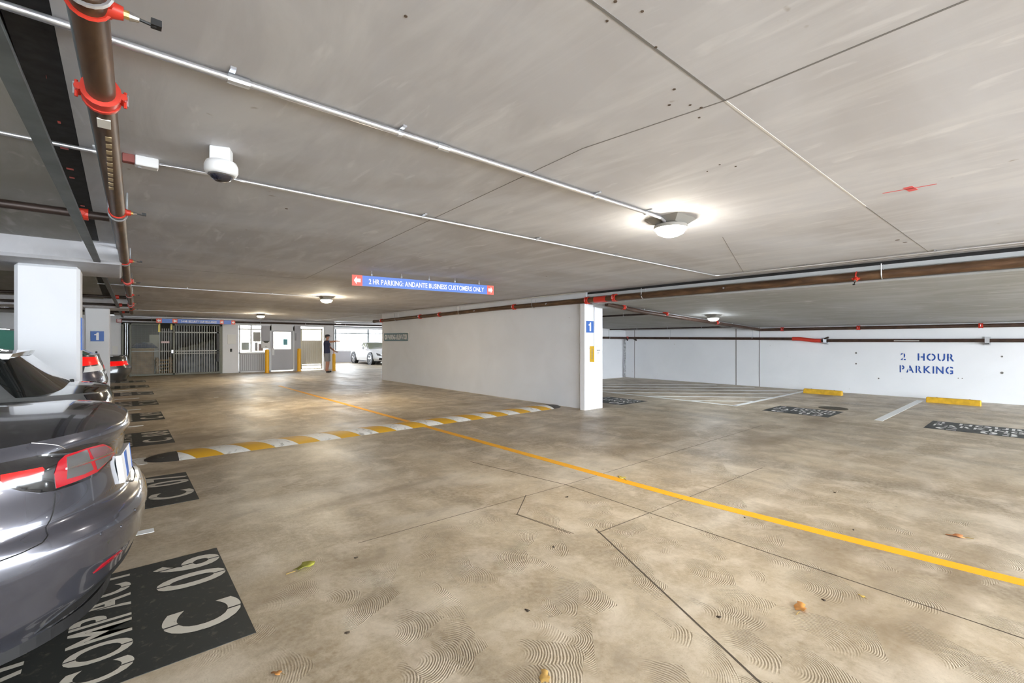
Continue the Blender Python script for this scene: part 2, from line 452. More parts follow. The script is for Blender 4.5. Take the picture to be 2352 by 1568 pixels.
for p0, p1, w in [((3.21, 4.5), (3.425, 3.146), .008), ((3.425, 3.146), (3.33, -.6), .008), ((1.3, 3.21), (3.425, 3.146), .0035), ((3.425, 3.146), (8.4, 3.16), .004),
                  ((2.906, 3.179), (2.535, 2.881), .007), ((2.52, 2.9), (2.58, 2.326), .006), ((2.743, 2.20), (3.391, 2.171), .006), ((2.795, 2.258), (1.9, .45), .011),
                  ((2.53, 2.89), (2.60, 2.31), .005), ((3.39, 2.17), (5.6, 2.1), .004)]:
    strip(p0, p1, w).build('joint', M_fj, fl)
CJ = mat('ceiling_joint', (.20, .19, .185), .8)
def cstrip(p0, p1, w, m=CJ, name='joint'):
    p0 = Vector((*p0, 0)); p1 = Vector((*p1, 0)); d = (p1-p0).normalized(); n = Vector((-d.y, d.x, 0))*w/2
    MB().prism([(q.x, q.y) for q in (p0+n, p0-n, p1-n, p1+n)], ZC-.0015, ZC+.01).build(name, m, ceil)
M_cjp = mat('ceiling_joint_pale', (.70, .68, .66), .8)
cstrip((.6, .91), (2.0, .903), .010); cstrip((2.0, .903), (4.4, .897), .010, M_cjp); cstrip((4.4, .897), (7.2, .87), .006)
cstrip((2.0, .903), (1.95, -.6), .009); cstrip((2.0, .903), (1.91, 1.63), .007); cstrip((1.91, 1.63), (2.35, 8.05), .005)
cstrip((-.1, 8.3), (2.35, 8.05), .006); cstrip((4.6, 2.1), (7.3, 3.0), .004, CJ)
M_redmark = mat('red_spray', (.75, .12, .12), .8)
cstrip((4.10, .74), (4.13, .46), .012, M_redmark, 'paint_mark'); cstrip((4.06, .60), (4.19, .585), .05, M_redmark, 'paint_mark')
for (x, y, r) in ((1.16, .86, .006), (1.26, .83, .005), (1.21, .93, .005), (1.45, .90, .006), (1.75, 1.0, .007), (1.85, 1.08, .007), (1.92, 1.02, .006), (1.98, 1.0, .007), (2.06, 1.05, .006), (2.7, 1.25, .006), (2.8, 1.2, .006), (2.75, 1.35, .005), (6.1, .98, .02), (6.3, .95, .02), (.70, 1.34, .006), (1.0, 3.9, .012), (5.2, 5.2, .014)):
    MB().lathe((x, y, ZC-.002), [(r, 0), (r, .01)], 7).build('anchor_hole', mat('hole', (.10, .07, .05), .9), ceil)
# step in the slab on the right: metal edge strips
MB().box(7.585, -6, 2.40, 7.62, 16.3, 2.455).build('trim_2', mat('trim_pale', (.62, .65, .68), .5, .2), kind='structure')
MB().box(7.60, -6, 2.455, 7.625, 16.3, 2.50).build('trim_3', M_dark, kind='structure')
MB().box(7.57, -6, 2.235, 7.74, 6.2, 2.262).build('trim_4', M_ceil_low, kind='structure')
# shallow rib under the sloped slab along the branch pipe
MB().add([(7.7, 5.98, zlow(7.7)-.06), (15.6, 5.98, zlow(15.6)-.06), (15.6, 6.45, zlow(15.6)-.06), (7.7, 6.45, zlow(7.7)-.06),
          (7.7, 5.98, zlow(7.7)+.02), (15.6, 5.98, zlow(15.6)+.02), (15.6, 6.45, zlow(15.6)+.02), (7.7, 6.45, zlow(7.7)+.02)],
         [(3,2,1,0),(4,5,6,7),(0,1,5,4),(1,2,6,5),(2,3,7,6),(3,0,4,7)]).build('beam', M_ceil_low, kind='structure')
# left row: cross beams and columns
for y0, y1 in ((6.5, 7.95), (15.0, 16.4)):
    MB().box(-7, y0, 2.28, .02+.02*(y0-6), y1, 2.52, .03).build('beam', M_ceil, kind='structure')
co1 = MB().box(-.84, 7.0, 0, -.335, 7.45, 2.281, .03).build('column', M_wall_w, kind='structure')
co2 = MB().box(-.655, 15.4, 0, -.19, 15.9, 2.281, .02).build('column', M_wall_w, kind='structure')
# far wall, piece by piece
FY = 24.25
MB().box(-7, FY, 0, .04, FY+.3, 2.5).build('wall_far', M_wall_w, kind='structure')
MB().box(3.52, FY-.05, 0, 4.16, FY+.3, 2.3, .02).build('column', M_wall_w, kind='structure')
MB().box(7.98, FY-.1, 0, 8.52, FY+.4, 2.3, .01).build('column', M_wall_w, kind='structure')
MB().box(.04, FY-.02, 2.24, 8.55, FY+.32, 2.52).build('beam', M_wall, kind='structure')
MB().box(8.52, 31.9, 0, 18, 32.1, .76).build('wall_far.001', M_grey_wall, kind='structure')
MB().box(8.52, 31.85, .76, 18, 32.15, .84).build('trim_5', M_white, kind='structure')
MB().box(8.52, 31.9, 2.30, 18, 32.1, 2.5).build('wall_far.002', M_wall_w, kind='structure')
MB().box(17.7, 11.37, 0, 18, 34, 2.5).build('wall_right.001', M_wall_w, kind='structure')
wn = empty('window_1', (13, 32, .84), kind='structure')
for x in (9.0, 11.35, 13.7, 16.05, 17.9):
    MB().box(x-.05, -.04, 0, x+.05, .04, 1.46).xf(Matrix.Translation((-13, 0, 0))).build('mullion', M_steel, wn)
MB().box(-4.4, -.03, 1.15, 4.9, .03, 1.22).build('transom', M_steel, wn)
# storage room behind the gate
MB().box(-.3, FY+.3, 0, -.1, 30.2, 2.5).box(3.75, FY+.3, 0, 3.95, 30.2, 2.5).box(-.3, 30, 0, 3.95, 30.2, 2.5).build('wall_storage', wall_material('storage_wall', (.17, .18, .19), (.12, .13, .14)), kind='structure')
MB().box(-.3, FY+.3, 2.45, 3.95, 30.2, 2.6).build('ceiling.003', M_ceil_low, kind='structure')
# pale walls of the passage behind the glazed bays, open to the sky
MB().box(3.96, 30.5, 0, 8.6, 30.8, 2.3).build('wall_passage', mat('cream_wall', (.80, .70, .58), .8, var=.12, vscale=2), kind='structure')
MB().box(8.3, FY+.4, 0, 8.52, 30.5, 2.49).build('wall_passage.001', M_wall_w, kind='structure')

# ================================================================== FAR FRONTAGE: gate, glazed bays, door
gate = empty('security_gate', (1.9, FY-.03, 0), 0, 'tall dark mesh and bar security gate across the storage bay at the far end', 'gate')
def gp(name, mb, m, **k): return mb.xf(Matrix.Translation((-1.9, -(FY-.03), 0))).build(name, m, gate, **k)
M_gfr = mat('gate_frame', (.16, .16, .13), .5, .3); M_gy = mat('gate_yellow_lit', (.95, .80, .22), .5)
M_bar = mat('gate_bar', (.42, .44, .42), .5, .1)
Y0 = FY-.03
for x0, x1, n in ((.06, .12, 'gate_post'), (.30, .36, 'gate_post'), (1.72, 1.79, 'gate_post'), (3.43, 3.52, 'gate_post')):
    gp(n, MB().box(x0, Y0-.03, 0, x1, Y0+.03, 2.2), M_gfr)
gp('top_rail', MB().box(.06, Y0-.03, 2.14, 1.25, Y0+.03, 2.20), M_gfr)
gp('top_rail', MB().box(1.72, Y0-.03, 2.14, 3.5, Y0+.03, 2.20), M_gfr)
gp('yellow_lit_post', MB().box(1.22, Y0-.03, 1.85, 1.29, Y0+.03, 2.20), M_gy); gp('yellow_lit_post', MB().box(1.64, Y0-.03, 1.95, 1.70, Y0+.03, 2.20), M_gy)  # post tops painted yellow for the warm light falling on them
gp('mid_rail', MB().box(.36, Y0-.02, 1.02, 3.45, Y0+.02, 1.06), M_bar); gp('mid_rail', MB().box(1.76, Y0-.02, .92, 3.45, Y0+.02, .95), M_bar)
gp('upper_rail', MB().box(1.76, Y0-.02, 1.82, 3.45, Y0+.02, 1.87), M_bar); gp('upper_rail', MB().box(1.2, Y0-.02, 1.84, 1.74, Y0+.02, 1.87), M_bar)
gp('bottom_rail', MB().box(.36, Y0-.03, .03, 3.45, Y0+.03, .10), M_gfr)
b0 = None
for i in range(18):
    x = 1.84+i*.092
    gp('gate_bar', MB().box(x-.011, Y0-.011, .05, x+.011, Y0+.011, 2.16), M_bar)
for i in range(6):
    x = 1.28+i*.075
    gp('gate_bar', MB().box(x-.011, Y0-.011, .05, x+.011, Y0+.011, 2.0), M_bar)
mm = MB()
for i in range(30):
    x = .36+i*.031; mm.box(x-.0025, Y0-.0025, .05, x+.0025, Y0+.0025, 2.14)
for i in range(66):
    z = .08+i*.031; mm.box(.36, Y0-.0025, z-.0025, 1.24, Y0+.0025, z+.0025)
gp('wire_mesh', mm, M_bar, kind='stuff')
gp('lock', MB().box(1.66, Y0-.06, .95, 1.74, Y0-.03, 1.10, .01), M_galv)
gp('gate_plate', MB().box(3.30, Y0-.02, .55, 3.40, Y0+.02, 1.9), M_black)
gp('caution_sign', MB().box(1.32, Y0-.045, 1.38, 1.60, Y0-.035, 1.46), mat('caution', (.75, .55, .55), .5))
gp('wall_conduit', MB().tube((.18, Y0-.03, .2), (.18, Y0-.03, 2.2), .02).tube((.24, Y0-.03, .2), (.24, Y0-.03, 2.2), .015), M_galv)

# things in storage
cab = empty('storage_cabinet', (.75, 25.3, 0), 0, 'pale brown two-door cabinet behind the mesh of the gate', 'cabinet')
MB().box(-.38, -.3, 0, .38, .3, 1.12, .01).build('carcass', M_wood, cab)
MB().box(-.36, -.32, .62, -.01, -.30, 1.02).build('door', M_wood, cab); MB().box(.01, -.32, .62, .36, -.30, 1.02).build('door', M_wood, cab)
MB().box(-.40, -.33, 1.12, .40, .32, 1.16).build('top', mat('cab_top', (.55, .47, .28), .6), cab)
for k in range(3): MB().box(-.36, -.325, .08+.17*k, .36, -.30, .22+.17*k).build('drawer', M_wood, cab)
pl = empty('pallet_stack', (1.45, 25.0, 0), 0, 'stack of flat wooden pallets beside the pale cabinet', 'pallets')
for k in range(5): MB().box(-.28, -.35, .05+.14*k, .28, .35, .10+.14*k).build('board', M_wood, pl)
for k in range(5): [MB().box(q_, -.33, .10+.14*k, q_+.08, .33, .19+.14*k).build('block', M_wood, pl) for q_ in (-.26, .18)]
tb = MB()
N = 10
for i in range(N+1):
    for j in range(N+1):
        tb.v.append((-.45+.9*i/N, -.3+.6*j/N, .25*math.sin(PI*i/N)**.5*math.sin(PI*j/N)**.5+.03*math.sin(i*2.1+j)))
tb.f = [(i*(N+1)+j, (i+1)*(N+1)+j, (i+1)*(N+1)+j+1, i*(N+1)+j+1) for i in range(N) for j in range(N)]; tb.m = [0]*len(tb.f)
tb.xf(Matrix.Translation((.8, 25.3, 1.17))).build('folded_tarp', M_tarp, smooth=3, fix=False, label='blue tarpaulin heaped on top of the pale cabinet', cat='tarpaulin')
pn = MB().box(1.0, 25.9, 0, 1.35, 25.95, 1.75).build('leaning_panel', mat('grey_panel', (.38, .41, .40), .6), label='tall pale grey board standing behind the pale cabinet', cat='board')
# covered vehicle behind the bars
cv = MB(); NX, NYy = 26, 14
for i in range(NX+1):
    a = i/NX; x = 1.85+1.75*a
    for j in range(NYy+1):
        b = j/NYy; top = (1.05+.55*a) if a < .9 else 1.5*(1-(a-.9)*2)
        ang = PI*b
        yy = 26.0-1.0*math.cos(ang)*(1-.0)
        zz = top*math.sin(ang)**.35*(1+.02*math.sin(9*a*PI+5*b))
        if a < .06: zz *= (a/.06)**.5
        cv.v.append((x+.02*math.sin(8*b*PI), yy, max(zz, 0.02)))
cv.f = [(i*(NYy+1)+j, (i+1)*(NYy+1)+j, (i+1)*(NYy+1)+j+1, i*(NYy+1)+j+1) for i in range(NX) for j in range(NYy)]; cv.m = [0]*len(cv.f)
cv.build('covered_vehicle', M_cover, smooth=3, label='vehicle under a creased grey cover behind the barred gate', cat='covered vehicle')

def bay(name, x0, x1, z0, z1, lab):
    e = empty(name, ((x0+x1)/2, FY+.05, z0), kind='structure'); e['label'] = lab
    def q(n, mb, m, **k): return mb.xf(Matrix.Translation((-(x0+x1)/2, -(FY+.05), -z0))).build(n, m, e, **k)
    return e, q
M_frame = mat('frame_white', (.80, .82, .86), .45)
y = FY+.05
e, q = bay('window_2', 4.18, 5.48, 0, 2.2, 'white framed glazed bay with grey kick panel beside the far door')
q('window_frame', MB().box(4.18, y-.03, 0, 4.24, y+.03, 2.2).box(4.66, y-.025, .95, 4.72, y+.025, 2.2).box(5.42, y-.03, 0, 5.48, y+.03, 2.2).box(4.18, y-.03, 2.0, 5.48, y+.03, 2.06).box(4.18, y-.03, .88, 5.48, y+.03, .94).box(4.18, y-.03, 0, 5.48, y+.03, .06), M_frame)
q('pane', MB().box(4.24, y-.005, .94, 4.66, y+.005, 2.0), M_glass); q('pane', MB().box(4.72, y-.005, .94, 5.42, y+.005, 2.0), M_glass)
q('kick_panel', MB().box(4.24, y-.02, .06, 5.42, y+.02, .88), mat('ribbed_panel', (.42, .43, .46), .5))
for i in range(14): q('rib', MB().box(4.28+i*.08, y-.03, .1, 4.30+i*.08, y-.02, .84), M_frame)
for i in range(7): q('grille_bar', MB().box(4.28+i*.055, y+.06, .95, 4.29+i*.055, y+.075, 1.98), M_galv)
for i, (a, b_, c_, d_) in enumerate(((4.78, 1.45, 5.1, 1.9), (5.0, 1.0, 5.2, 1.35), (4.3, 1.05, 4.6, 1.4), (4.85, 1.0, 4.97, 1.4))):
    q('poster', MB().box(a, y+.01, b_, c_, y+.014, d_), mat('poster%d' % i, ((.75, .62, .52), (.78, .5, .42), (.8, .78, .7), (.7, .6, .6))[i], .6))
e, q = bay('door_1', 5.5, 6.58, 0, 2.2, 'grey metal door with glazed upper half and white frame')
M_door = mat('door_grey', (.50, .51, .56), .45)
q('door_frame', MB().box(5.49, y-.04, 0, 5.55, y+.04, 2.2).box(6.53, y-.04, 0, 6.59, y+.04, 2.2).box(5.49, y-.04, 1.98, 6.59, y+.04, 2.2), M_frame)
q('door_leaf', MB().box(5.55, y-.02, .05, 6.53, y+.02, 1.08).box(5.55, y-.02, 1.92, 6.53, y+.02, 1.98).box(5.55, y-.02, 1.08, 5.64, y+.02, 1.92).box(6.44, y-.02, 1.08, 6.53, y+.02, 1.92), M_door)
q('pane', MB().box(5.64, y-.004, 1.08, 6.44, y+.004, 1.92), M_glass)
q('door_handle', MB().box(5.57, y-.06, .78, 5.68, y-.02, 1.12, .01), M_white)
q('notice', MB().box(6.09, y-.035, 1.28, 6.27, y-.028, 1.56), mat('notice_teal', (.15, .42, .48), .5))
for i in range(6): q('grille_bar', MB().box(6.10+i*.055, y+.05, 1.1, 6.11+i*.055, y+.06, 1.9), M_galv)
MB().box(6.59, FY, 0, 6.88, FY+.2, 2.25).build('wall_far.003', M_grey_wall, kind='structure')
MB().box(5.10, FY-.02, 1.2, 5.48, FY+.01, 2.2).build('wall_far.004', M_grey_wall, kind='structure')
MB().box(4.1, FY+.02, 2.2, 8.0, FY+.1, 2.26).build('trim_6', M_frame, kind='structure')
kp = MB().box(6.60, FY-.03, 1.50, 6.68, FY, 1.86, .005).build('keypad_panel', mat('keypad', (.33, .33, .36), .4), label='slim grey keypad panel on the pier right of the grey door', cat='keypad'); base_at(kp, (6.64, FY, 1.5))
gt = empty('pedestrian_gate', (7.4, FY+.02, 0), 0, 'cream barred gate with sun behind it, left of the standing man', 'gate')
def gq(n, mb, m, **k): return mb.xf(Matrix.Translation((-7.4, -(FY+.02), 0))).build(n, m, gt, **k)
M_cream = mat('cream_gate', (.80, .76, .62), .5)
gq('gate_frame', MB().box(6.88, FY, .05, 6.94, FY+.05, 2.1).box(7.88, FY, .05, 7.94, FY+.05, 2.1).box(6.88, FY, 2.04, 7.94, FY+.05, 2.1).box(6.88, FY, .22, 7.94, FY+.05, .27).box(6.88, FY, .05, 7.94, FY+.05, .09), M_cream)
for i in range(9): gq('gate_bar', MB().box(7.02+i*.1, FY+.01, .08, 7.035+i*.1, FY+.03, 2.06), M_cream)
gq('mesh_panel', MB().box(6.94, FY+.045, .30, 7.88, FY+.05, 1.5), mat('gate_sheet', (.74, .70, .62), .6))

# small wall things
def flat_thing(name, x0, y0, z0, x1, y1, z1, m, label, cat, bev=.003, **k):
    o = MB().box(x0, y0, z0, x1, y1, z1, bev).build(name, m, label=label, cat=cat, **k)
    return base_at(o, ((x0+x1)/2, (y0+y1)/2, min(z0, z1)))
flat_thing('notice', 3.72, FY-.065, 1.34, 4.06, FY-.05, 1.77, M_paper, 'white framed notice on the white pier right of the gate', 'notice')
n = bpy.data.objects['notice']
for i in range(6): MB().box(-.11, -.0095, .08+.045*i, .11-.03*(i % 2), -.008, .092+.045*i).build('print', mat('ink', (.35, .35, .37), .8), n)
MB().box(-.12, -.010, .37, .12, -.008, .40).build('print', mat('ink', (.35, .35, .37), .8), n)
flat_thing('key_switch', 3.82, FY-.08, .98, 3.90, FY-.05, 1.12, M_black, 'small black key switch below the framed notice', 'switch')
flat_thing('notice', -.23, FY-.015, .95, -.06, FY, 1.27, M_paper, 'white paper notice on the white wall between column and gate', 'notice')
rs = flat_thing('ceiling_sign', -.10, 23.58, 2.19, .06, 23.60, 2.33, mat('dull_red_sign', (.38, .10, .10), .5), 'small dull red sign hung near the end of the brown pipe', 'sign')
MB().box(-.055, -.014, .03, .055, -.010, .05).box(-.055, -.014, .065, .055, -.010, .085).box(-.055, -.014, .10, .055, -.010, .12).build('print', M_signw, rs)
for lx in (-.06, .05): MB().tube((lx, 0, .14), (lx, 0, .31), .004, n=6).build('hanger', M_galv, rs)
ic = empty('intercom_hood', (5.28, FY-.12, 1.12), 0, 'white intercom box with dark slanted hood left of the grey door', 'intercom')
MB().box(-.20, -.06, 0, .20, .10, .34, .03).build('box', M_white, ic); MB().add([(-.14,-.062,.36),(.14,-.062,.36),(.06,-.07,.26),(-.06,-.07,.26),(-.14,-.03,.36),(.14,-.03,.36),(.06,-.03,.26),(-.06,-.03,.26)], [(0,1,2,3),(4,5,6,7),(0,1,5,4),(1,2,6,5),(2,3,7,6),(3,0,4,7)]).build('hood', mat('hood', (.10,.10,.09), .5), ic)
MB().box(-.03, -.066, .06, .0, -.058, .09).box(.02, -.066, .06, .04, -.058, .08).build('button', mat('hood', (.1,.1,.1)), ic)

# bollards
def bollard(x, y, h, r, label):
    e = empty('bollard', (x, y, 0), 0, label, 'bollard', 'yellow bollards at the far end')
    MB().lathe((0,0,0), [(r, 0), (r, h-.05), (r*.85, h-.015), (r*.4, h)], 18).build('post', M_boll, e, smooth=.8)
    MB().lathe((0,0,0), [(r*1.5, 0), (r*1.5, .012)], 18).build('base_plate', M_boll, e)
    return e
bollard(5.15, 23.3, 1.09, .085, 'yellow steel bollard in front of the white intercom box')
bollard(6.62, 23.6, 1.11, .085, 'yellow steel bollard between the grey door and the cream barred gate')
b3 = bollard(8.05, 22.9, .85, .075, 'yellow bollard with a thin pole rising from it, right of the standing man')
MB().tube((0,0,.84), (0,0,2.28), .018).build('pole', M_steel, b3)
MB().tube((0,0,.84), (0,0,1.10), .03).build('collar', mat('orange', (.75,.42,.25),.5), b3)

# ================================================================== LAMPS
def canopy(x, y, z, lens, label, rz=0, group='square canopy lamps on the ceilings'):
    e = empty('ceiling_lamp', (x, y, z), rz, label, 'lamp', group)
    h = MB(); a = .155
    h.add([(-a,-a,0),(a,-a,0),(a,a,0),(-a,a,0),(-.10,-.10,-.05),(.10,-.10,-.05),(.10,.10,-.05),(-.10,.10,-.05)],
          [(0,1,2,3),(7,6,5,4),(0,1,5,4),(1,2,6,5),(2,3,7,6),(3,0,4,7)])
    h.build('housing', M_housing, e)
    MB().lathe((0,0,-.045), [(.10, 0), (.135, -.012), (.138, -.040), (.128, -.042)], 24).build('ring', M_housing, e, smooth=.7)
    MB().lathe((0,0,-.085), [(.12, 0), (.122, -.012), (.105, -.040), (.065, -.060), (.02, -.066)], 24).build('lens', lens, e, smooth=1)
    return e
canopy(3.58, 2.08, ZC, M_lens, 'glowing square canopy lamp at the end of the long bright conduit')
canopy(3.66, 10.9, ZC, M_lensw, 'glowing ceiling lamp left of the hanging two hour parking sign')
canopy(4.05, 19.3, ZC, M_lensw, 'small warm ceiling lamp in front of the far glazed bays')
canopy(11.0, 5.25, zlow(11.0), M_lensc, 'cool white lamp under the sloped slab beside the branch pipe')
canopy(-2.35, 18.2, 2.49, M_lensc, 'cool white lamp over the parked cars at the far left')
canopy(11.6, -2.6, zlow(11.6), M_lensc, 'added unseen fill lamp over the two hour stalls'); canopy(3.6, -4.0, ZC, M_lens, 'added fill lamp behind the viewer')  # both out of view, added as fill light
canopy(-3.0, 4.0, 2.49, M_lensc, 'added unseen fill lamp over the near parked cars'); canopy(12.0, 21.0, ZC, M_lensc, 'added fill lamp hidden behind the white wall')  # two more unseen lamps added for fill
canopy(9.0, 24.9, ZC, M_lensc, 'bright lamp just right of the pier behind the standing man'); canopy(12.2, 25.2, ZC, M_lensc, 'added unseen fill lamp in front of the white car')  # the second is unseen, added to brighten the far bay
# small lamps inside the storage bay and passage
sl = empty('storage_lamp', (1.5, 25.6, 2.45), 0, 'small yellowish lamp inside the storage bay behind the gate', 'lamp')
MB().lathe((0,0,-.05), [(.05,.05),(.06,0),(.04,-.04)], 12).build('lens', mat('sl', (1,1,1), .5, emit=(1,.85,.5), es=40), sl)
MB().lathe((0,0,-.02), [(.07,.02),(.07,0)], 12).build('rim', M_housing, sl)

# ================================================================== CONDUITS
def conduit(pts, r, label, clips=(), couplings=(), m=M_cond, name='conduit'):
    p0 = pts[0]; e = empty(name, p0, 0, label, 'conduit')
    T = Matrix.Translation(-Vector(p0))
    MB().path(pts, r, 10).xf(T).build('tube', m, e, smooth=1)
    for c, ax in clips:
        MB().tube(Vector(c)-Vector(ax)*.012, Vector(c)+Vector(ax)*.012, r*1.35, n=10).box(c[0]-abs(ax[1])*.05-.01, c[1]-abs(ax[0])*.05-.01, c[2]+r*.9, c[0]+abs(ax[1])*.01+.01, c[1]+abs(ax[0])*.01+.01, c[2]+r*1.6).xf(T).build('strap', M_galv, e)
    for c, ax in couplings:
        MB().tube(Vector(c)-Vector(ax)*.035, Vector(c)+Vector(ax)*.035, r*1.45, n=10).xf(T).build('coupling', M_galv, e)
    return e
zc = ZC-.020
conduit([(-6.5, 2.08, zc), (3.40, 2.07, zc), (3.46, 2.07, zc-.02), (3.50, 2.07, zc-.025)], .0135, 'bright metal conduit running to the square canopy lamp',
        [((x, 2.075, zc), (1,0,0)) for x in (-3, -1.2, .33, 1.05, 2.55, 3.2)], [((x, 2.075, zc), (1,0,0)) for x in (.36, 1.3, -2.1)])
conduit([(-6.5, 3.36, zc), (.0, 3.35, zc)], .011, 'grey conduit left of the brown pipe, behind the camera dome', [((x, 3.355, zc), (1,0,0)) for x in (-3, -1, -.1)])
conduit([(.175, 3.35, zc), (7.02, 3.34, zc), (7.08, 3.32, zc), (7.10, 3.26, zc), (7.12, -6, zc)], .0105, 'long conduit from the white junction box, turning along the pipe on the right',
        [((x, 3.345, zc), (1,0,0)) for x in (.55, 1.9, 3.2, 4.5, 5.8)]+[((7.11, y_, zc), (0,1,0)) for y_ in (2.1, .8, -.5)], [((7.11, 1.0, zc), (0,1,0))])
conduit([(.175, 3.325, zc-.01), (.3, 3.31, zc-.008), (.5, 3.31, zc-.008), (.6, 3.32, zc-.014)], .005, 'thin cable beside the conduit under the camera dome')
conduit([(7.25, 3.2, zc), (7.27, -6, zc)], .007, 'thin second conduit beside the step in the ceiling', [], [])
conduit([(-.3, 10.95, zc), (3.5, 10.9, zc)], .011, 'conduit running to the second ceiling lamp', [((x, 10.92, zc), (1,0,0)) for x in (1, 2.5)])
conduit([(-.1, 19.3, zc), (3.9, 19.3, zc)], .011, 'conduit running to the far warm ceiling lamp', [((x, 19.3, zc), (1,0,0)) for x in (1, 2.5)])
conduit([(7.33, 6.1, zc), (7.36, 16.4, zc), (7.3, 23.9, zc)], .010, 'conduit above the brown pipe along the white wall', [((7.35, y_, zc), (0,1,0)) for y_ in (8, 11, 14)])
conduit([(7.73, 6.268, 2.24), (7.73, 6.268, 1.36)], .009, 'thin vertical conduit down the middle of the white column')
jb = empty('junction_box', (.085, 3.35, ZC-.06), 0, 'small white junction box on the ceiling beside the brown pipe', 'junction box')
MB().box(-.02, -.032, .005, .085, .032, .06, .004).build('box', M_white, jb); MB().box(-.075, -.022, .015, -.02, .022, .06, .003).build('bracket', mat('dull_red', (.25, .07, .06), .6), jb)
MB().lathe((0, 0, -.004), [(.01, 0), (.01, .006)], 8).build('screw', M_galv, jb)

# ================================================================== PIPES
def ubolt(e, c, ax, r, zt, T):
    ax = Vector(ax).normalized(); side = Vector((ax.y, -ax.x, 0)); c = Vector(c)
    pts = [c+side*r+Vector((0,0,zt-c.z))] + [c+side*r*math.cos(a)-Vector((0,0,1))*r*math.sin(a) for a in [PI*i/10 for i in range(11)]] + [c-side*r+Vector((0,0,zt-c.z))]
    MB().path(pts, .006, 6).xf(T).build('hanger', M_galv, e)
def coupling(e, c, ax, r, T, name='coupling'):
    ax = Vector(ax).normalized(); c = Vector(c); side = ax.cross(Vector((0,0,1))).normalized()
    mb = MB()
    mb.tube(c-ax*.03, c+ax*.03, r*1.28, n=16); mb.tube(c-ax*.038, c-ax*.022, r*1.38, n=16); mb.tube(c+ax*.022, c+ax*.038, r*1.38, n=16)
    for s_ in (-1, 1):
        k = len(mb.v); q = c+side*s_*r*1.45
        mb.tube(q-ax*.028, q+ax*.028, r*.30, n=8)
        mb.tube(q+side*s_*r*.15-Vector((0,0,r*.7)), q+side*s_*r*.15+Vector((0,0,r*.7)), r*.13, n=6)
    mb.xf(T).build(name, M_red, e, smooth=.7)
    for s_ in (-1, 1):
        q = c+side*s_*r*1.75
        MB().tube(q-Vector((0,0,r*.5)), q+Vector((0,0,r*.5)), r*.10, n=6).xf(T).build('bolt', M_galv, e)
def outlet(e, c, ax, r, T, sidev=(1,0,0)):
    """saddle with a side outlet and a sprinkler head"""
    ax = Vector(ax).normalized(); c = Vector(c); sv = Vector(sidev).normalized()
    mb = MB(); mb.ring(c, ax, r*1.06, r*.16, 16)
    mb.tube(c+sv*r*.7, c+sv*r*1.7, r*.62, r*.42, n=12)
    mb.tube(c-ax*r*.8+sv*r*.9, c+ax*r*.8+sv*r*.9, r*.32, n=8)
    mb.xf(T).build('saddle', M_red, e, smooth=.7)
    MB().tube(c+sv*r*1.7, c+sv*r*2.0, r*.28, n=8).xf(T).build('nipple', mat('brass', (.6,.42,.15),.4,.7), e)
    MB().tube(c+sv*r*2.0, c+sv*r*2.5, r*.30, r*.2, n=10).xf(T).build('sprinkler_head', M_chrome, e)
    MB().tube(c+sv*r*2.5, c+sv*r*3.4-Vector((0,0,.004)), r*.10, n=6).box(*(c+sv*r*3.4-Vector((.012,.012,.006))), *(c+sv*r*3.4+Vector((.012,.012,.012)))).xf(T).build('deflector', M_black, e)
# brown main along the left
lp = empty('sprinkler_main', (-.05, 3, 2.31), 0, 'thick brown sprinkler pipe hung along the left edge of the ceiling', 'pipe')
def lx(y): return -.095+.0205*y
LZ = 2.335
T = Matrix.Translation((.05, -3, -2.31))
MB().path([(lx(y_), y_, LZ) for y_ in (-2, 2, 6, 12, 18.6)], .041, 20).xf(T).build('pipe', M_pipe, lp, smooth=1)
for y_ in (1.62, 4.1, 6.55, 8.9, 11.3, 13.8, 16.2): outlet(lp, (lx(y_), y_, LZ), (0,1,0), .041, T)
for y_ in (2.20, 8.7, 14.6): coupling(lp, (lx(y_), y_, LZ), (0,1,0), .041, T)
for y_ in (1.55, 4.18, 6.62, 8.98, 11.4, 13.9): ubolt(lp, (lx(y_), y_, LZ), (0,1,0), .049, 2.49, T)
MB().box(lx(2.38)-.02, 2.33, LZ-.0425, lx(2.38)+.02, 2.42, LZ-.038).xf(T).build('sticker', M_paper, lp)
for i in range(10): MB().box(lx(2.9)-.010, 2.52+i*.09, LZ-.0418, lx(2.9)+.010, 2.57+i*.09, LZ-.038).xf(T).build('stencil_print', mat('pipe_print', (.42,.33,.2),.6), lp)
# thinner feed pipe alongside
conduit([(lx(y_)-.052, y_, 2.455) for y_ in (-2, 3, 9, 15)], .014, 'slim grey pipe running beside the thick brown pipe', m=M_steel, name='pipe')
# dark branch lines crossing the left bay
for i, (y_, z_) in enumerate(((4.35, 2.335), (8.05, 2.335), (12.0, 2.335), (14.6, 2.335), (18.0, 2.335))):
    lab = ['dark branch pipe crossing the left bay in front of the first beam', 'dark branch pipe just behind the first cross beam', 'third dark branch pipe over the parked cars', 'fourth dark branch pipe, in front of the far beam', 'last dark branch pipe, beyond the far beam'][i]
    e = empty('branch_pipe', (-3, y_, z_), 0, lab, 'pipe', 'dark branch pipes over the left bay')
    MB().tube((-3.6, 0, 0), (3+lx(y_)-.05, 0, 0), .028, n=14).build('pipe', M_dpipe, e, smooth=1)
    MB().tube((3+lx(y_)-.22, 0, 0), (3+lx(y_)-.16, 0, 0), .04, n=14).tube((3+lx(y_)-.19, -.05, 0), (3+lx(y_)-.19, .05, 0), .015, n=8).build('coupling', M_red, e)
    for hx in (-2.2, 0, 2.0): MB().tube((hx, 0, .02), (hx, 0, 2.50-z_), .005, n=6).build('hanger', M_galv, e)
